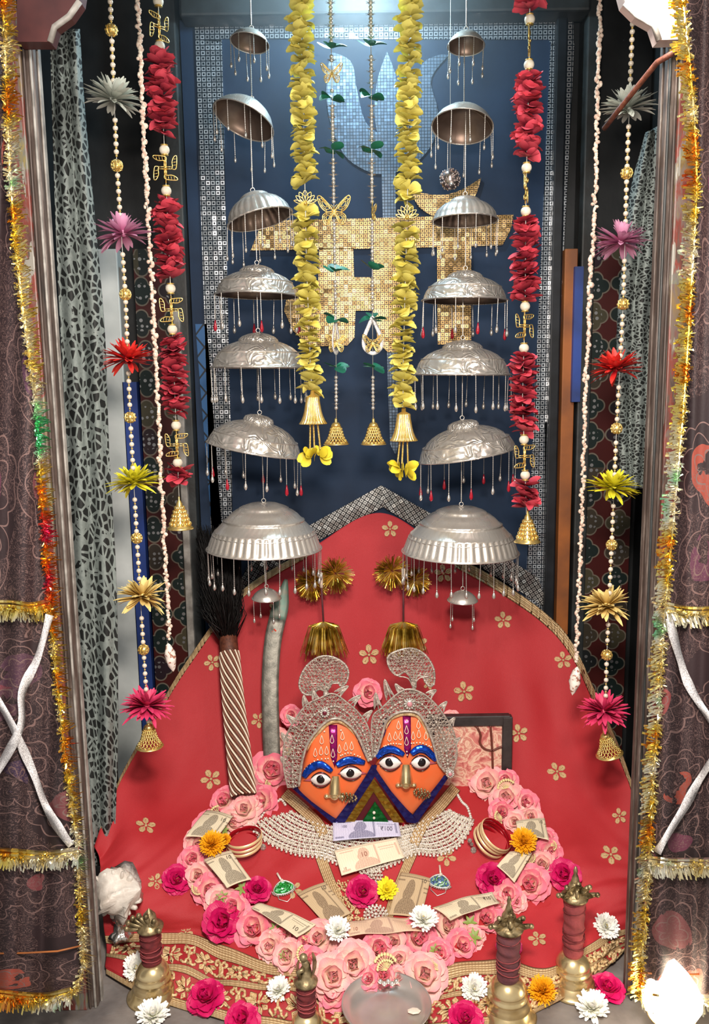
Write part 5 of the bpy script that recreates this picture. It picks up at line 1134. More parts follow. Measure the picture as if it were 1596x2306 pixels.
def note(Q, mk, lab, lift, curl, txt=None, tu=(.82, .5), tsz=.013, ink=None, flip=False, cr_=0., uvr=None):
    """Q: four corner pixels tl, tr, br, bl"""
    C = [on(x, y, lift)[0] for x, y in Q]; nn = (C[1] - C[0]).cross(C[3] - C[0]).normalized()
    if nn.dot(CAMP - C[0]) < 0: nn = -nn
    P = lambda u, v: (C[3].lerp(C[2], u)).lerp(C[0].lerp(C[1], u), v) + nn * (curl * math.sin(PI * u) + curl * .8 * math.sin(PI * 1.0 * v) * math.cos(2.2 * u) + cr_ * math.sin(9 * u + 3 * v) * (.4 + u * (1 - u) * 2))
    mb = MB(); mb.grid(P, 22, 10)
    if uvr: mb.uv = [[(uvr[0] + (uvr[1] - uvr[0]) * u, v) for u, v in f] for f in mb.uv]
    if flip: mb.uv = [[(1 - u, 1 - v) for u, v in f] for f in mb.uv]
    r = mb.thing('banknote', NMs[mk], lab, 'banknote', 'rupee notes laid on the cloth'); md = r.modifiers.new('s', 'SOLIDIFY'); md.thickness = .0004
    if txt:
        for tx, (a, b), sz in txt:
            u_, v_ = a, b; p = P(u_, v_); X = (P(u_ + .06, v_) - P(u_ - .06, v_)).normalized(); Yv = (P(u_, v_ + .08) - P(u_, v_ - .08)); N_ = X.cross(Yv).normalized(); 
            if N_.dot(CAMP - p) < 0: N_ = -N_
            Yv = N_.cross(X); cu = bpy.data.curves.new('printed_number', 'FONT'); cu.body = tx; cu.size = sz; cu.extrude = .0001; cu.align_x = 'CENTER'; cu.align_y = 'CENTER'; cu.materials.append(ink)
            to = bpy.data.objects.new('printed_number', cu); me = bpy.data.meshes.new_from_object(to); bpy.data.objects.remove(to); o = bpy.data.objects.new('printed_number', me); COL.objects.link(o); o.parent = r
            if flip: X, Yv = -X, -Yv
            Mx = Matrix((X, Yv, N_)).transposed().to_4x4(); o.matrix_basis = Matrix.Translation(p + N_ * .0012 - r.location) @ Mx
note([(465,1824),(524,1838),(483,1892),(417,1884)], 'old', 'folded grey ten rupee note at the upper left above the marigold', 0.05, .004, [('10', (.8, .75), .012)], ink=inkg, uvr=(.15, .70))
note([(458,1936),(520,1915),(566,1980),(511,2000)], 'old', 'ten rupee note standing on the roses just below the left marigold', 0.05, .004, [('10', (.75, .8), .012)], ink=inkg, uvr=(.15, .70))
note([(588,2033),(712,2081),(668,2111),(565,2046)], 'old', 'long ten rupee note slanting across the lower left of the rose garland', 0.05, .005, [('10', (.85, .3), .012)], ink=inkg, cr_=.0015)
note([(668,2012),(732,1986),(791,2056),(737,2087)], 'tan', 'brown ten rupee note left of the pink and yellow flowers', 0.012, .003, [('10', (.8, .85), .012)], ink=inkg, uvr=(.15, .75))
note([(749,1845),(896,1846),(903,1883),(750,1894)], 'hun', 'violet hundred rupee note directly under the two faces', .030, .002, [('₹100', (.80, .44), .0125), ('100', (.17, .6), .008)], ink=inkm)
note([(752,1915),(892,1886),(911,1931),(769,1972)], 'ten', 'cream ten rupee note below the violet note', .022, .002, [('10', (.42, .55), .014), ('10', (.08, .2), .007)], ink=inkb)
note([(903,1964),(970,1978),(947,2068),(874,2060)], 'tan', 'brown ten rupee note right of the yellow flower', .008, .003, [('10', (.8, .88), .012)], ink=inkg, uvr=(.15, .75))
note([(786,2074),(926,2066),(952,2098),(783,2110)], 'pink', 'crumpled pinkish ten rupee note at the bottom centre between white flowers', 0.05, .004, [('10', (.1, .3), .010)], ink=inkb, cr_=.003)
note([(973,2044),(1108,2008),(1125,2034),(1014,2074)], 'old', 'ten rupee note with curled corner above the right of the garland', 0.05, .006, [('₹10', (.84, .55), .011)], ink=inkg, cr_=.002)
note([(1148,1917),(1198,1921),(1158,1988),(1118,1950)], 'old', 'folded ten rupee note beneath the right marigold', 0.052, .003, [('10', (.5, .85), .010)], ink=inkg, uvr=(.15, .70))
note([(1161,1849),(1226,1842),(1236,1892),(1165,1880)], 'old', 'grey ten rupee note at the upper right above the marigold', 0.055, .003, [('10', (.82, .8), .010)], ink=inkg, uvr=(.15, .70))
# ------------------------------------------------------------ pink silk rose garland
def rose_mesh(name, m, seed, ruf=.0, open_=1.0):
    rn = random.Random(seed); mb = MB(); shp = (.42, .72, .95, 1, .86, .42)
    for k, (n, br, el, L, w, cup, cu) in enumerate([(3, .03, 84, .62, .26, .75, .25), (4, .08, 76, .70, .36, .6, .18), (5, .14, 62, .78, .46, .5, -.05), (5, .2, 44, .86, .56, .42, -.25), (6, .24, 22, .95, .62, .32, -.3), (6, .22, 4, 1.0, .60, .25, -.2)]):
        for i in range(n):
            a = 2 * PI * (i + .5 * (k % 2) + rn.uniform(-.12, .12)) / n; e = R(el * open_ + rn.uniform(-6, 6)); o = V((math.cos(a), math.sin(a), 0))
            d = o * math.cos(e) + V((0, 0, math.sin(e))); inn = -o * math.sin(e) + V((0, 0, math.cos(e)))
            mb.petal(o * br + V((0, 0, .12 - .02 * k)), d, inn, L * rn.uniform(.9, 1.06), w, cup, cu + rn.uniform(-ruf, ruf), 0, shp, 4)
    if ruf:
        for v in mb.v: v += V((noise.noise(v * 7), noise.noise(v * 7 + V((9, 0, 0))), noise.noise(v * 7 + V((0, 9, 0))))) * ruf * .35
    return mb.mesh(name, m)
rosesP = [rose_mesh('silk_rose', M_['p_pink' if i % 2 == 0 else 'p_rose2'], i, .08, (1, .92, 1.04, .96)[i]) for i in range(4)]
pist = MB()
for k in range(9):
    a = -1.1 + 2.2 * k / 8; d = V((math.sin(a), math.cos(a), .25)); pist.tube([(0, 0, 0), d * .7], .04, 4); pist.sph(d * .85, .13, 6, 0, (1, 1.3, .8))
pist = pist.mesh('gold_pistils', M_['pistil'])
lf = MB()
for k in range(6):
    d = V((math.cos(k * 1.1) * .8, math.sin(k * 1.1) * .8, .3)); lf.petal((0, 0, 0), d, (0, 0, 1), 1.0, .22, .3, -.2, 0, (.2, .8, 1, .8, .4, .05))
lf = lf.mesh('leaf_sprig', M_['leaf'])
RS = [(655,1612,20,.05),(625,1672,27,0),(610,1738,40,0),(560,1764,30,0),(592,1806,31,0),(552,1826,32,.01),(508,1806,29,0),(520,1852,28,.0),(470,1862,30,0),(446,1900,28,0),(434,1938,27,0),(446,1974,28,0),(468,2006,30,0),(496,2032,30,.0),(524,2048,32,.0),(490,1950,24,0),(575,2092,39,0),(612,2132,30,0),(640,2108,30,0),(650,2155,32,0),(684,2130,28,0),(720,2118,36,.005),(700,2168,30,0),(745,2200,42,.01),(752,2245,30,0),(796,2172,42,.01),(850,2140,34,.0),(885,2125,34,0),(938,2112,38,.0),(900,2165,28,0),(862,2196,27,.0),(895,2200,20,0),(830,2205,24,0),(954,2200,44,.0),(985,2150,30,0),(1007,2088,37,0),(1038,2130,30,0),(1062,2112,26,0),(1094,2072,34,0),(1120,2040,28,0),(1142,2014,27,.01),(1160,2030,22,0),(1196,1992,36,0),(1222,1950,30,0),(1236,1920,26,0),(1180,1950,26,0),(1228,1890,22,0),(1042,1674,26,0),(1068,1728,39,0),(1100,1768,37,0),(1140,1760,24,0),(1143,1800,33,0),(1182,1812,28,0),(1192,1842,26,.0),(1130,1830,26,0),(1160,1852,22,0),(828,1560,26,.05),(1016,1618,16,.04)]
gr = root('rose_garland', on(828, 2150)[0], 'long oval garland of pink silk roses laid around the idols and banknotes', 'garland')
mb = MB(); loop = cr([(x, y, 0) for x, y in [(650,1650),(600,1745),(520,1830),(445,1900),(440,1960),(500,2030),(590,2110),(700,2160),(820,2195),(950,2180),(1050,2110),(1140,2030),(1210,1970),(1230,1900),(1170,1820),(1090,1750),(1040,1670)]], 90)
mb.tube([on(p.x, p.y, .004)[0] for p in loop], .013, 8); mb.build('red_core', M_['red_cloth'], gr, label='red ribbon core')
rn = random.Random(12)
for i, (x, y, rp, lf_) in enumerate(RS):
    p, n = on(x, y, .010 + lf_); s = rp * pxs(p); tv = (CAMP - p).normalized(); nn = (n * .55 + tv * .6 + V((rn.uniform(-.35, .35), rn.uniform(-.3, .1), rn.uniform(-.3, .3)))).normalized()
    inst('silk_rose', rosesP[i % 4], gr, place(p, nn, s * 1.02, rn.uniform(0, 6.28)))
for k, (x, y, rt, sz) in enumerate([(1142,1778,.5,24),(1130,1840,2,18),(492,1835,1.2,22),(700,2105,1.5,22),(690,2150,1.6,24),(868,2178,0,30),(870,2186,.4,24),(650,1700,.3,16),(1036,1650,.2,16),(446,2000,2.2,16),(1240,1905,5,14),(985,2170,2,16),(610,1765,2,14),(1190,1930,4,16)]):
    p, n = on(x, y, .030); inst('gold_pistils', pist, gr, place(p, (n + (CAMP - p).normalized()), sz * pxs(p), rt), 'cream and gold pistils')
for k, (x, y, sz) in enumerate([(1058,2078,18),(1066,2110,20),(980,2140,16),(545,2000,18),(500,2020,16),(620,2090,16),(640,2150,14),(1190,1975,16),(505,1870,12)]):
    p, n = on(x, y, .028); inst('leaf_sprig', lf, gr, place(p, (n + (CAMP - p).normalized()), sz * pxs(p), k * 1.7), 'green leaf sprig')
# ------------------------------------------------------------ loose flowers
mag = [rose_mesh('petals', M_['p_magenta'], 30 + i, .22, .9 + .06 * i) for i in range(3)]
def daisy(m, rings, seed, w=.13):
    rn = random.Random(seed); mb = MB()
    for n, el, L in rings:
        for k in range(n):
            a = 2 * PI * (k + rn.uniform(-.3, .3)) / n; e = R(el + rn.uniform(-8, 8)); d = V((math.cos(a) * math.cos(e), math.sin(a) * math.cos(e), math.sin(e))); nn = V((-math.cos(a) * math.sin(e), -math.sin(a) * math.sin(e), math.cos(e)))
            mb.petal(d * .08, d, nn, L * rn.uniform(.85, 1.05), w, .35, rn.uniform(0, .35), 0, (.4, .75, .95, 1, .85, .4))
    return mb.mesh('petals', m)
wh = daisy(M_['p_white'], [(26, 8, 1), (24, 22, .92), (20, 38, .8), (16, 55, .62), (10, 70, .42)], 3, .13); lem = daisy(M_['p_lemon'], [(22, 8, 1), (20, 24, .88), (16, 42, .7), (12, 60, .5)], 4, .16)
mar = daisy(M_['p_marigold'], [(40, 0, 1), (38, 14, .98), (34, 28, .95), (32, 42, .9), (26, 56, .84), (18, 70, .78), (10, 84, .7)], 5, .085)
cen = MB(); [cen.sph((math.cos(k) * .1 * (k % 3) / 2, math.sin(k) * .1 * (k % 3) / 2, .30 + .01 * (k % 2)), .07, 6) for k in range(12)]; cen = cen.mesh('flower_centre', M_['yellow_center'])
def flower(px, py, rp, kind, lab, lift=.004, tilt=None, i=0):
    p, n = on(px, py, lift); s = rp * pxs(p); tv = (CAMP - p).normalized(); n = (n + tv * (.5 if tilt is None else tilt)).normalized()
    nm, me, cat, grp = {'rose': ('pink_rose', mag[i % 3], 'flower', 'loose magenta roses'), 'white': ('white_chrysanthemum', wh, 'flower', 'loose white chrysanthemums'), 'lemon': ('yellow_chrysanthemum', lem, 'flower', None), 'mari': ('marigold', mar, 'flower', 'loose marigolds')}[kind]
    p = p + n * s * .12; r = root(nm, p, lab, cat, grp); inst('petals', me, r, place(p, n, s, i * 1.9 + .4))
    if kind != 'mari': inst('flower_centre', cen, r, place(p, n, s * (.9 if kind != 'rose' else 1.4), 0))
flower(397, 1984, 29, 'rose', 'magenta rose on the red cloth at the far left', i=0)
flower(580, 2006, 27, 'rose', 'magenta rose tucked between the two left banknotes', .02, i=1)
flower(502, 2078, 38, 'rose', 'large magenta rose below the left curve of the rose garland', .01, i=2)
flower(815, 2010, 30, 'rose', 'pink rose beside the yellow flower in the middle of the chest cloth', .012, i=0)
flower(1108, 1980, 31, 'rose', 'magenta rose lying against the right side of the garland', .02, i=1)
flower(1271, 1972, 30, 'rose', 'magenta rose behind the rear right bell', .008, i=2)
flower(1145, 2133, 24, 'rose', 'magenta rose half hidden behind the handle of the front right bell', .004, i=0)
flower(467, 2252, 37, 'rose', 'magenta rose on the gold hem at the lower left', .004, i=1)
flower(547, 2300, 33, 'rose', 'magenta rose cut by the bottom edge, left of the small bell', .004, i=2)
flower(1047, 2300, 34, 'rose', 'magenta rose cut by the bottom edge, between plate and bell', .004, i=0)
flower(1368, 2232, 33, 'rose', 'magenta rose on the stone at the lower right by the post', .004, i=1)
flower(871, 2005, 25, 'lemon', 'bright yellow chrysanthemum beside the pink rose on the chest cloth', .012, i=1)
flower(477, 1904, 29, 'mari', 'orange yellow marigold between the two left banknotes', .058, i=0)
flower(506, 1892, 14, 'mari', 'small marigold bud touching the left marigold', .058, i=3)
flower(1178, 1897, 29, 'mari', 'orange yellow marigold between the two right banknotes', .060, i=1)
flower(1221, 2234, 31, 'mari', 'orange yellow marigold between the two right bells', .004, i=2)
flower(760, 2097, 29, 'white', 'white chrysanthemum at the left end of the crumpled note', .056, i=0)
flower(953, 2073, 31, 'white', 'white chrysanthemum at the right end of the crumpled note', .056, i=1)
flower(628, 2232, 28, 'white', 'white chrysanthemum on the gold hem left of the small bell', .004, i=2)
flower(1065, 2228, 31, 'white', 'white chrysanthemum right of the steel plate', .004, i=3)
flower(1363, 2086, 28, 'white', 'white chrysanthemum beside the right post on the red cloth', .004, i=4)
flower(1332, 2274, 38, 'white', 'big white chrysanthemum on the stone at the lower right', .004, i=5)
flower(345, 2290, 36, 'white', 'big white chrysanthemum in front of the left bell', .004, i=6)
flower(308, 2180, 30, 'white', 'white chrysanthemum behind the left bell', .004, i=7)
# ------------------------------------------------------------ hand bells
BELLP = [(.90, .03), (1.03, .0), (1.06, .015), (1.0, .05), (.90, .14), (.82, .27), (.80, .28), (.81, .30), (.76, .39), (.71, .51), (.725, .52), (.725, .55), (.675, .585), (.645, .67), (.65, .68), (.67, .69), (.66, .72), (.62, .79), (.52, .89), (.40, .96), (.30, .985), (.2, 1.0)]
def bell(px, py, Rp, topy, lab, wm, finial, seed, lean=0):
    p = WZ(px, py, 0.001); p = V((p.x, p.y, .001)); s = pxs(p); Rr = Rp * s; r = root('hand_bell', p, lab, 'bell', 'brass hand bells on the altar')
    Hb = Rr * 1.5
    # total height from the pixel row of the finial's tip
    d = ray(px, topy); t = p.y / d.y; Ht = (CAMP + d * t).z
    mb = MB(); mb.lathe([(a * Rr, b * Hb) for a, b in BELLP], 64); mb.lathe([(a * Rr * .93, b * Hb * .97) for a, b in BELLP[2:20:3]], 40)
    mb.v = [p + v for v in mb.v]; mb.build('bell_body', M_['brass'], r)
    fh = .045; hz0 = Hb * .97; hz1 = Ht - fh; rh = Rr * .37; rn = random.Random(seed); mb = MB()
    prof = [(.0001, hz0)] + [(rh * (.96 + .07 * abs(math.sin(k * .42 + rn.random() * .5)) + .04 * rn.random()) * (1 + .12 * (k / 40)), hz0 + (hz1 - hz0) * k / 40) for k in range(41)] + [(.0001, hz1)]
    mb.lathe(prof, 28, (0, 0, 0), None, 0, lambda a, t: 1 + .04 * math.sin(a * 2 + t * 30)); mb.v = [p + v for v in mb.v]; h = mb.build('wrapped_handle', wm, r, label='handle wound with cloth thread')
    for k in range(3):
        mb = MB(); mb.tube([p + V((math.cos(a) * rh * 1.16, math.sin(a) * rh * 1.16, hz0 + (hz1 - hz0) * (.2 + .25 * k + (a / 12.6) * .3 * (-1) ** k))) for a in [i * .45 for i in range(28)]], .0011, 5)
        mb.build('thread_turn', M_['wrap_pink' if wm != M_['wrap_pink'] else 'wrap'], h)
    mb = MB(); c = p + V((0, 0, hz1))
    mb.lathe([(.0001, 0), (rh * 1.05, 0), (rh * 1.1, .003), (rh * .8, .006), (rh * .6, .01), (rh * .5, .02), (.0001, .03)], 20, c)
    if finial == 'hood':
        for k in range(5):
            a = R(-62 + 31 * k); d = V((math.sin(a), -.28, math.cos(a))).normalized()
            mb.petal(c + V((0, -.004, .004)), d, V((0, -1, 0)), .031 - .003 * abs(k - 2), .0062, -.4, .35, 0, (.6, .8, 1.1, 1.25, 1.0, .35), 4)
            mb.tube([c + V((0, .0, .004)), c + d * .016 + V((0, -.003, 0)), c + d * .029 + V((0, -.005, 0))], lambda t: .0030 + .0016 * math.sin(PI * t), 7)
            mb.sph(c + d * .031 + V((0, -.007, 0)), .0036, 8)
        mb.tube([c + V((0, -.010, .001)), c + V((0, -.012, .012)), c + V((0, -.010, .020))], .0028, 7)
        mb.lathe([(.006, .024), (.004, .032), (.0025, .036), (.0032, .040), (.0015, .046), (.0001, .047)], 12, c)
    elif finial == 'cobra':
        for k in range(7):
            a = R(-80 + 27 * k); d = V((-.25 + math.sin(a) * .75, -.4, math.cos(a) * .8)).normalized()
            mb.tube([c + V((.002, 0, .002)), c + d * .012, c + d * .025 + V((-.004, 0, .002))], lambda t: .0034, 7); mb.sph(c + d * .027 + V((-.004, 0, .003)), .0040, 8)
        mb.sph(c + V((.004, -.004, .008)), .0095, 10, 0, (1, .8, 1.2))
    else:   # winged figure seen from the side
        mb.tube([c, c + V((0, 0, .012)), c + V((.001, -.002, .026)), c + V((-.002, -.004, .036))], lambda t: .0085 * (1 - .55 * t), 10); mb.sph(c + V((-.002, -.005, .039)), .0055, 10)
        mb.petal(c + V((.006, 0, .004)), V((.25, .1, 1)), V((1, -.3, 0)), .034, .008, .4, -.2); mb.petal(c + V((-.006, 0, .004)), V((-.25, 0, 1)), V((-1, -.3, 0)), .026, .007, .4, -.2)
        mb.tube([c + V((-.007, -.006, .012)), c + V((-.009, -.009, .022)), c + V((-.002, -.010, .026))], .003, 6)
    mb.v = [c + (v - c) * 1.33 for v in mb.v]
    mb.build('finial', M_['brass_dark'], r, label='cast brass finial')
bell(346, 2240, 56, 2040, 'brass hand bell at the lower left with a many-headed snake finial', M_['wrap'], 'cobra', 1)
bell(692, 2345, 50, 2160, 'small brass hand bell at the bottom centre with winged figure finial', M_['wrap'], 'wing', 2)
bell(1142, 2285, 62, 2040, 'brass hand bell at the front right with dark wrapped handle', M_['wrap_dark'], 'hood', 3)
bell(1288, 2222, 56, 1972, 'brass hand bell at the rear right with pink wrapped handle', M_['wrap_pink'], 'hood', 4)
# ------------------------------------------------------------ steel plate
p = WZ(870, 2274, .045); s = pxs(p); Rr = 100 * s; r = root('steel_plate', V((p.x, p.y, .002)), 'shallow shiny steel plate at the bottom centre in front of the garland', 'plate')
mb = MB(); mb.lathe([(.0001, .003), (.55 * Rr, .003), (.80 * Rr, .005), (.90 * Rr, .014), (.97 * Rr, .024), (1.0 * Rr, .026), (1.015 * Rr, .024), (1.0 * Rr, .022), (.93 * Rr, .012), (.84 * Rr, .002), (.0001, .0005)], 72, (p.x, p.y, .034)); mb.build('dish', M_['steel'], r)
mb = MB(); mb.lathe([(.0001, .001), (.5 * Rr, .001), (.52 * Rr, .004), (.36 * Rr, .012), (.34 * Rr, .034), (.0001, .035)], 36, (p.x, p.y, 0)); mb.build('plate_foot', M_['steel'], r)
q = WZ(932, 2280, .040); mb = MB(); mb.sph(V((q.x, q.y, .043)), .010, 7, 0, (1.2, .8, .3)); mb.thing('sugar_lump', M_['pearl'], 'small cream sugar lump lying in the steel plate', 'food', None, False)
mb = MB()
for k in range(5): q = WZ(856 + k * 9, 2210 + (k % 2) * 5, .068); mb.sph(V((q.x, q.y, .068)), .0045, 8)
mb.tube([WZ(856, 2212, .068), WZ(892, 2212, .068)], .001, 5); mb.tube([WZ(874, 2212, .066), WZ(874, 2214, .04)], .0012, 5)
mb.thing('bead_tassel', M_['silver'], 'little silver bead tassel over the back rim of the plate', 'beads')
# ------------------------------------------------------------ murex shell on its stand at the left post
p, n = on(262, 2070); c = W(262, 2010, 1.50); r = root('spiny_shell', V((c.x, c.y, max(0, p.z))), 'large white spiny sea shell on a pale stand beside the left post', 'shell')
mb = MB()
def shf(a, t): return 1 + .06 * math.sin(a * 3) + (.5 if (math.sin(a * 5 + t * 9) > .86) else 0) * math.sin(PI * t)
Mx = Matrix.Rotation(R(70), 3, 'Y') @ Matrix.Rotation(R(20), 3, 'X')
mb.lathe([(.0001, -.055), (.010, -.05), (.022, -.035), (.034, -.018), (.042, 0), (.041, .014), (.032, .026), (.030, .028), (.024, .038), (.022, .04), (.014, .05), (.0001, .060)], 44, c + V((0, 0, .0)), Mx, 0, shf)
for k in range(13):
    a = R(-120 + 21 * k); d = V((math.cos(a), -.2, math.sin(a))); b_ = c + d * .034; mb.tube([b_, b_ + d * .010, b_ + d * .016 + V((0, -.003, .004))], lambda t: (.006 + .002 * (k % 3)) * (1 - .55 * t), 8)
mb.build('shell_body', M_['conch'], r)
mb = MB(); z0 = max(.0, on(262, 2100)[0].z); b0 = V((c.x + .004, c.y, z0))
mb.lathe([(.0001, 0), (.022, 0), (.020, .006), (.012, .012), (.010, .03), (.013, .034), (.016, .05), (.020, c.z - z0 - .02), (.0001, c.z - z0 - .018)], 20, b0, None, 0, lambda a, t: 1 + .15 * math.sin(a * 6)); mb.build('shell_stand', M_['foil_silver'], r)
# ------------------------------------------------------------ fly whisk
hp = [(514, 1436), (520, 1520), (528, 1610), (538, 1700), (548, 1790)]; Yh = 1.86
H_ = [W(p_.x, p_.y, Yh) for p_ in cr([(a, b, 0) for a, b in hp], 40)]
Hy = [1.93, 1.86]; H_ = [V((q.x, 0, q.z)) + V((0, 0, 0)) for q in H_]; H_ = [W(p_.x, p_.y, 1.93 - .20 * i / 40) for i, p_ in enumerate(cr([(a, b, 0) for a, b in hp], 40))]
r = root('fly_whisk', H_[-1], 'fly whisk with black hair and white beaded spiral handle leaning at the left', 'whisk')
s = pxs(H_[20]); rad = lambda t: (21 + 5 * t) * s
mb = MB(); mb.tube(H_, rad, 18); mb.build('handle', M_['brown_wrap'], r)
ax = (H_[-1] - H_[0]).normalized(); ux = ax.cross(V((0, 1, 0))).normalized(); uy = ux.cross(ax)
for mm, nm, off, cnt in (('bead_white', 'white_bead_spiral', 0, 11), ('bead_brown', 'brown_bead_spiral', .5, 11)):
    mb = MB()
    for j in range(cnt):
        for i in range(150):
            t = i / 149; a = 2 * PI * (j + off) / cnt + t * 5.2 * (1 if True else -1) * 1.6; q = H_[min(40, int(round(t * 40)))].lerp(H_[min(40, int(t * 40) + 1)], (t * 40) % 1) if False else H_[0] + (H_[-1] - H_[0]) * t
            k_ = min(39, int(t * 40)); q = H_[k_].lerp(H_[k_ + 1], t * 40 - k_)
            o_ = ux * math.cos(a) + uy * math.sin(a)
            if o_.y > .25 or t < .12: continue
            mb.sph(q + o_ * rad(t) * 1.03, .0023, 4 if off else 5)
    o = mb.build(nm, M_[mm], r); o['kind'] = 'stuff'
mb = MB(); rn = random.Random(9)
for k in range(1500):
    a = rn.uniform(0, 2 * PI); q = math.sqrt(rn.random()); b_ = H_[0] + V((math.cos(a) * 20 * s * q, math.sin(a) * .02 * q, rn.uniform(-.008, .01)))
    tx, ty = 440 + rn.random() * 104, 1190 + rn.random() * 200
    if rn.random() < .4: ty = 1180 + rn.random() * 60; tx = 440 + rn.random() * 75
    e = W(tx, ty, 1.95 + rn.uniform(-.03, .04)); m_ = b_.lerp(e, .5) + V((rn.uniform(-.012, .02), rn.uniform(-.01, .01), .01)) + V(((e.x - b_.x) * .15, 0, 0))
    mb.tube([b_, m_, e], lambda t: .0019 * (1 - .8 * t), 3)
o = mb.build('hair_tuft', M_['hair'], r, label='dense black hair tuft'); o['kind'] = 'stuff'
# ------------------------------------------------------------ sword blade
Yb = [1.95, 1.86]; C = cr([(643, 1305, 0), (630, 1370, 0), (615, 1440, 0), (609, 1520, 0), (609, 1600, 0), (612, 1690, 0), (618, 1760, 0)], 40); L_ = []; Rr_ = []
for i, p_ in enumerate(C):
    t = i / 40; w = 18 * min(1, (t / .16 + .12)) if t < .16 else 18.5
    d = (C[min(40, i + 1)] - C[max(0, i - 1)]).normalized(); nrm = V((-d.y, d.x, 0)); yy = 1.975 - .17 * t; a = p_ + nrm * w; b = p_ - nrm * w
    if t < .16: a = p_ + nrm * (w * 1.0 - 2); b = p_ - nrm * w
    L_.append(W(a.x, a.y, yy)); Rr_.append(W(b.x, b.y, yy))
r = root('curved_sword', (L_[-1] + Rr_[-1]) / 2, 'old curved sword blade with red marks standing behind the left crown', 'sword')
mb = MB()
def bl(i0, i1):
    def f(u, v):
        i = i0 + int(round(v * (i1 - i0))); p_ = L_[i].lerp(Rr_[i], u); return p_ + V((0, -.003 * math.sin(PI * u), 0))
    return f
mb.grid(bl(9, 40), 6, 31); o = mb.build('blade', M_['blade'], r); md = o.modifiers.new('s', 'SOLIDIFY'); md.thickness = .003
mb = MB(); mb.grid(bl(0, 9), 6, 9); o = mb.build('blade_tip', M_['verdigris'], r, label='greenish tip'); md = o.modifiers.new('s', 'SOLIDIFY'); md.thickness = .003
mb = MB(); rn = random.Random(1)
for (x, y) in ((617, 1424), (614, 1452), (609, 1510)):
    i = min(range(41), key=lambda k: abs(C[k].y - y)); q = W(x, y, 1.975 - .17 * i / 40 - .004)
    for k in range(9): mb.sph(q + V((rn.gauss(0, .0028), 0, rn.gauss(0, .0028))), .0022, 6, 0, (1, .3, 1))
mb.build('red_marks', M_['kumkum'], r)
# ------------------------------------------------------------ framed picture
Yp = 1.80; r = root('framed_picture', W(1100, 1790, Yp), 'dark framed pinkish print with a trident, standing behind the right roses', 'picture')
def fr_(a, b, c_, d, m, nm, y0, y1, lab=None):
    A = W(a, b, Yp); B_ = W(c_, d, Yp); mb = MB(); mb.box((min(A.x, B_.x), Yp + y0, min(A.z, B_.z)), (max(A.x, B_.x), Yp + y1, max(A.z, B_.z))); o = mb.build(nm, m, r, smooth=False, label=lab); md = o.modifiers.new('b', 'BEVEL'); md.width = .002; return o
fr_(960, 1612, 1148, 1632, M_['black_frame'], 'frame_rail', -.008, .012); fr_(1130, 1612, 1150, 1800, M_['black_frame'], 'frame_rail', -.009, .012); fr_(960, 1612, 978, 1800, M_['black_frame'], 'frame_rail', -.009, .012); fr_(960, 1785, 1148, 1800, M_['black_frame'], 'frame_rail', -.008, .012)
m = NM('devotional_print', '#d98c80', .35); c0 = m.co(); n1 = m.noi(c0, 28, 4, .55, 1.5); m.set('Base Color', m.ramp(n1.outputs[0], [(.38, '#b9605c'), (.46, '#d98a80'), (.54, '#eecfb4'), (.6, '#c9796e'), (.7, '#f0dcc4')]))
fr_(972, 1626, 1136, 1790, m.mat, 'print', -.001, .008, 'pink and cream printed picture')
mb = MB(); T_ = lambda x, y: W(x, y, Yp - .004)
for P in ([(1104, 1633), (1108, 1690), (1110, 1780)], [(1073, 1636), (1082, 1655), (1080, 1672), (1090, 1686), (1108, 1690), (1122, 1684), (1134, 1680)], [(1073, 1636), (1068, 1634)]): mb.tube([T_(p_.x, p_.y) for p_ in cr([(a, b, 0) for a, b in P], 16)], .0026, 6)
mb.build('printed_trident', mat('print_brown', '#6a3328', .5), r, label='brown trident on the print')
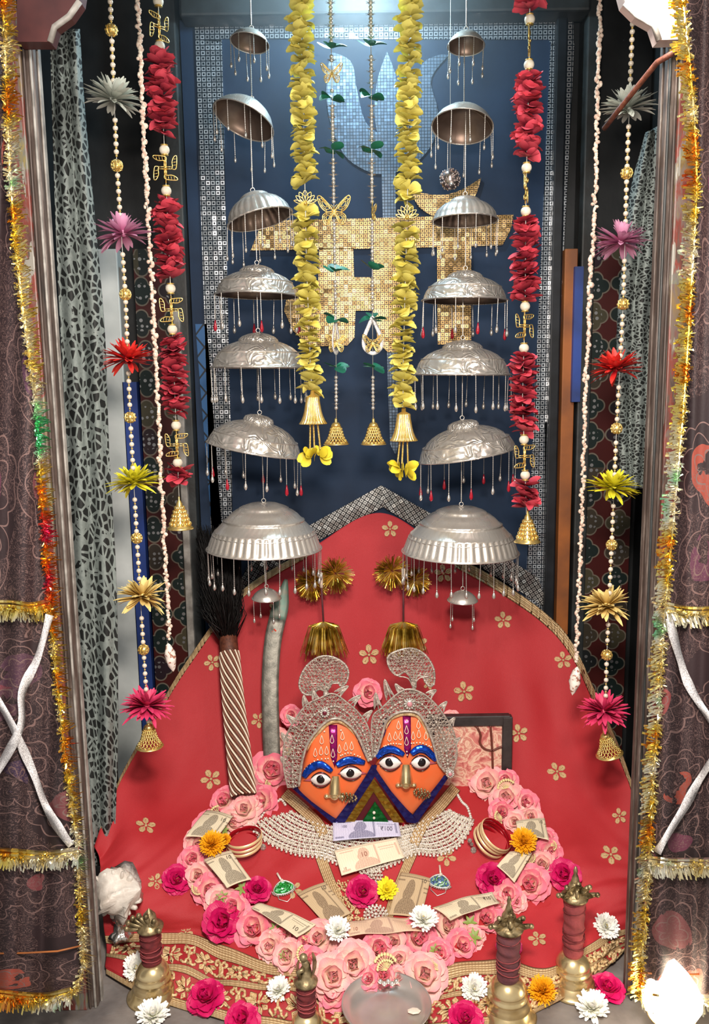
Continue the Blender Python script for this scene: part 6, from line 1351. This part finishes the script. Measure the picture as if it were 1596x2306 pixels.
# ------------------------------------------------------------ gold tinsel pompoms
def pompom(px, py, rp, kind, lab, Y, seed, hang=None):
    c = W(px, py, Y); s = pxs(c); rn = random.Random(seed); r = root('tinsel_pompom', c, lab, 'ornament', 'gold tinsel pompoms'); mb = MB()
    for k in range(420 if kind == 'ball' else 520):
        if kind == 'ball': a = rn.uniform(0, 2 * PI); e = rn.gauss(0, .55); d = V((math.cos(a) * math.cos(e), -abs(math.sin(e)) * .7, math.sin(a) * math.cos(e)))
        else: a = rn.uniform(0, 2 * PI); e = rn.uniform(-1.25, -.15); d = V((math.cos(a) * math.cos(e), math.sin(a) * math.cos(e) * .8, math.sin(e)))
        L = rp * s * rn.uniform(.75, 1.08); q = d.cross(V((rn.random() - .5, rn.random() - .5, rn.random() - .5))).normalized() * .0008
        if kind == 'ball': P = [c + d * L * .15, c + d * L * .6, c + d * L + V((0, 0, -.003))]
        else:
            q_ = math.sqrt(rn.random()); o_ = V((math.cos(a), math.sin(a) * .8, 0)) * q_; P = [c, c + o_ * L * .62 + V((0, 0, -L * (.18 + .25 * (1 - q_)))), c + o_ * L * 1.0 + V((0, 0, -L * (1.1 + .35 * rn.random())))]
        mb.add([P[0] - q, P[0] + q, P[1] + q, P[1] - q, P[2] + q, P[2] - q], [(0, 1, 2, 3), (3, 2, 4, 5)])
    o = mb.build('tinsel_strands', M_['tinsel'], r, smooth=False); o['kind'] = 'stuff'
    mb = MB()
    if kind == 'ball':
        for k in range(26): a = rn.uniform(0, 2 * PI); d = V((math.cos(a), -.6, math.sin(a))); mb.tube([c, c + d * rp * s * .45], .0006, 3)
        mb.build('pink_threads', M_['wrap_pink'], r)
        mb = MB(); mb.tube([c + V((0, .006, 0)), c + V((0, .03, .0))], .001, 5); mb.build('fixing_pin', M_['brass_dark'], r)
    else:
        mb.tube([c, W(hang[0], hang[1], Y)], .0022, 6); mb.build('stem', M_['wrap_dark'], r)
        a = W(hang[0], hang[1], Y); b = W(hang[0] + (px - hang[0]) * .3, hang[1] + (py - hang[1]) * .3, Y); mb = MB(); mb.tube([a, b], .0042, 8); mb.build('wound_tip', M_['cream'], r, label='tip wound with white thread')
pompom(755, 1292, 44, 'ball', 'gold tinsel pompom right of the left canopies, the brighter of that pair', 1.965, 1); pompom(703, 1312, 40, 'ball', 'dim gold tinsel pompom half behind the fringe of the largest left canopy', 1.98, 2)
pompom(882, 1286, 42, 'ball', 'gold tinsel pompom left of the largest right canopy, the upper of that pair', 1.965, 3); pompom(935, 1306, 36, 'ball', 'dim gold tinsel pompom half behind the fringe of the largest right canopy', 1.98, 4)
pompom(728, 1400, 55, 'skirt', 'hanging gold tinsel tassel above the left plume', 1.90, 5, (722, 1290)); pompom(908, 1400, 55, 'skirt', 'hanging gold tinsel tassel above the right plume', 1.90, 6, (908, 1280))
# ------------------------------------------------------------ oil lamp, lower right
p = WZ(1508, 2345, 0); r = root('oil_lamp', V((p.x, p.y, 0)), 'burning oil lamp with a large bright flame at the lower right', 'lamp')
mb = MB(); mb.lathe([(.0001, 0), (.032, 0), (.030, .006), (.012, .012), (.010, .03), (.028, .038), (.040, .050), (.038, .051), (.022, .042), (.0001, .040)], 36, (p.x, p.y, 0)); mb.build('lamp_bowl', M_['brass'], r)
mb = MB(); b = V((p.x, p.y, .046)); mb.lathe([(.0001, 0), (.026, .004), (.042, .015), (.049, .030), (.047, .045), (.040, .060), (.029, .076), (.016, .092), (.005, .104), (.0001, .109)], 28, b)
m = NM('flame', '#fff4dc'); m.set('Emission Color', (1, .86, .62, 1)); m.set('Emission Strength', 9); o = mb.build('flame', m.mat, r, label='white hot flame')
mb = MB(); mb.tube([b + V((0, 0, -.006)), b + V((0, 0, .012))], .003, 7); mb.build('wick', M_['hair'], r)
# ------------------------------------------------------------ bluish glow under the ceiling bulb, built as a small haze volume
m = NM('bulb_glow_haze'); m.t.nodes.remove(m.b)
rr_ = m.vm('DISTANCE', m.co(), (.03, 1.93, 1.99))
dens = m.ma('MULTIPLY', m.ma('POWER', m.ma('SUBTRACT', 1.0, m.ma('DIVIDE', rr_, .60), clamp=True), 1.7), 3.2)
vs_ = m.nd('ShaderNodeVolumePrincipled', {'Density': dens, 'Color': (.85, .93, 1, 1), 'Anisotropy': .2})
m.t.links.new(vs_.outputs[0], m.t.nodes['Material Output'].inputs['Volume'])
mb = MB(); mb.box((-.50, 1.955, 1.42), (.56, BY - .012, CEIL - .002)); hz = mb.build('bulb_glow_haze', m.mat, None, smooth=False); tag(hz, 'thin bluish haze glowing on the board just below the ceiling bulb', 'haze', None, 'stuff')
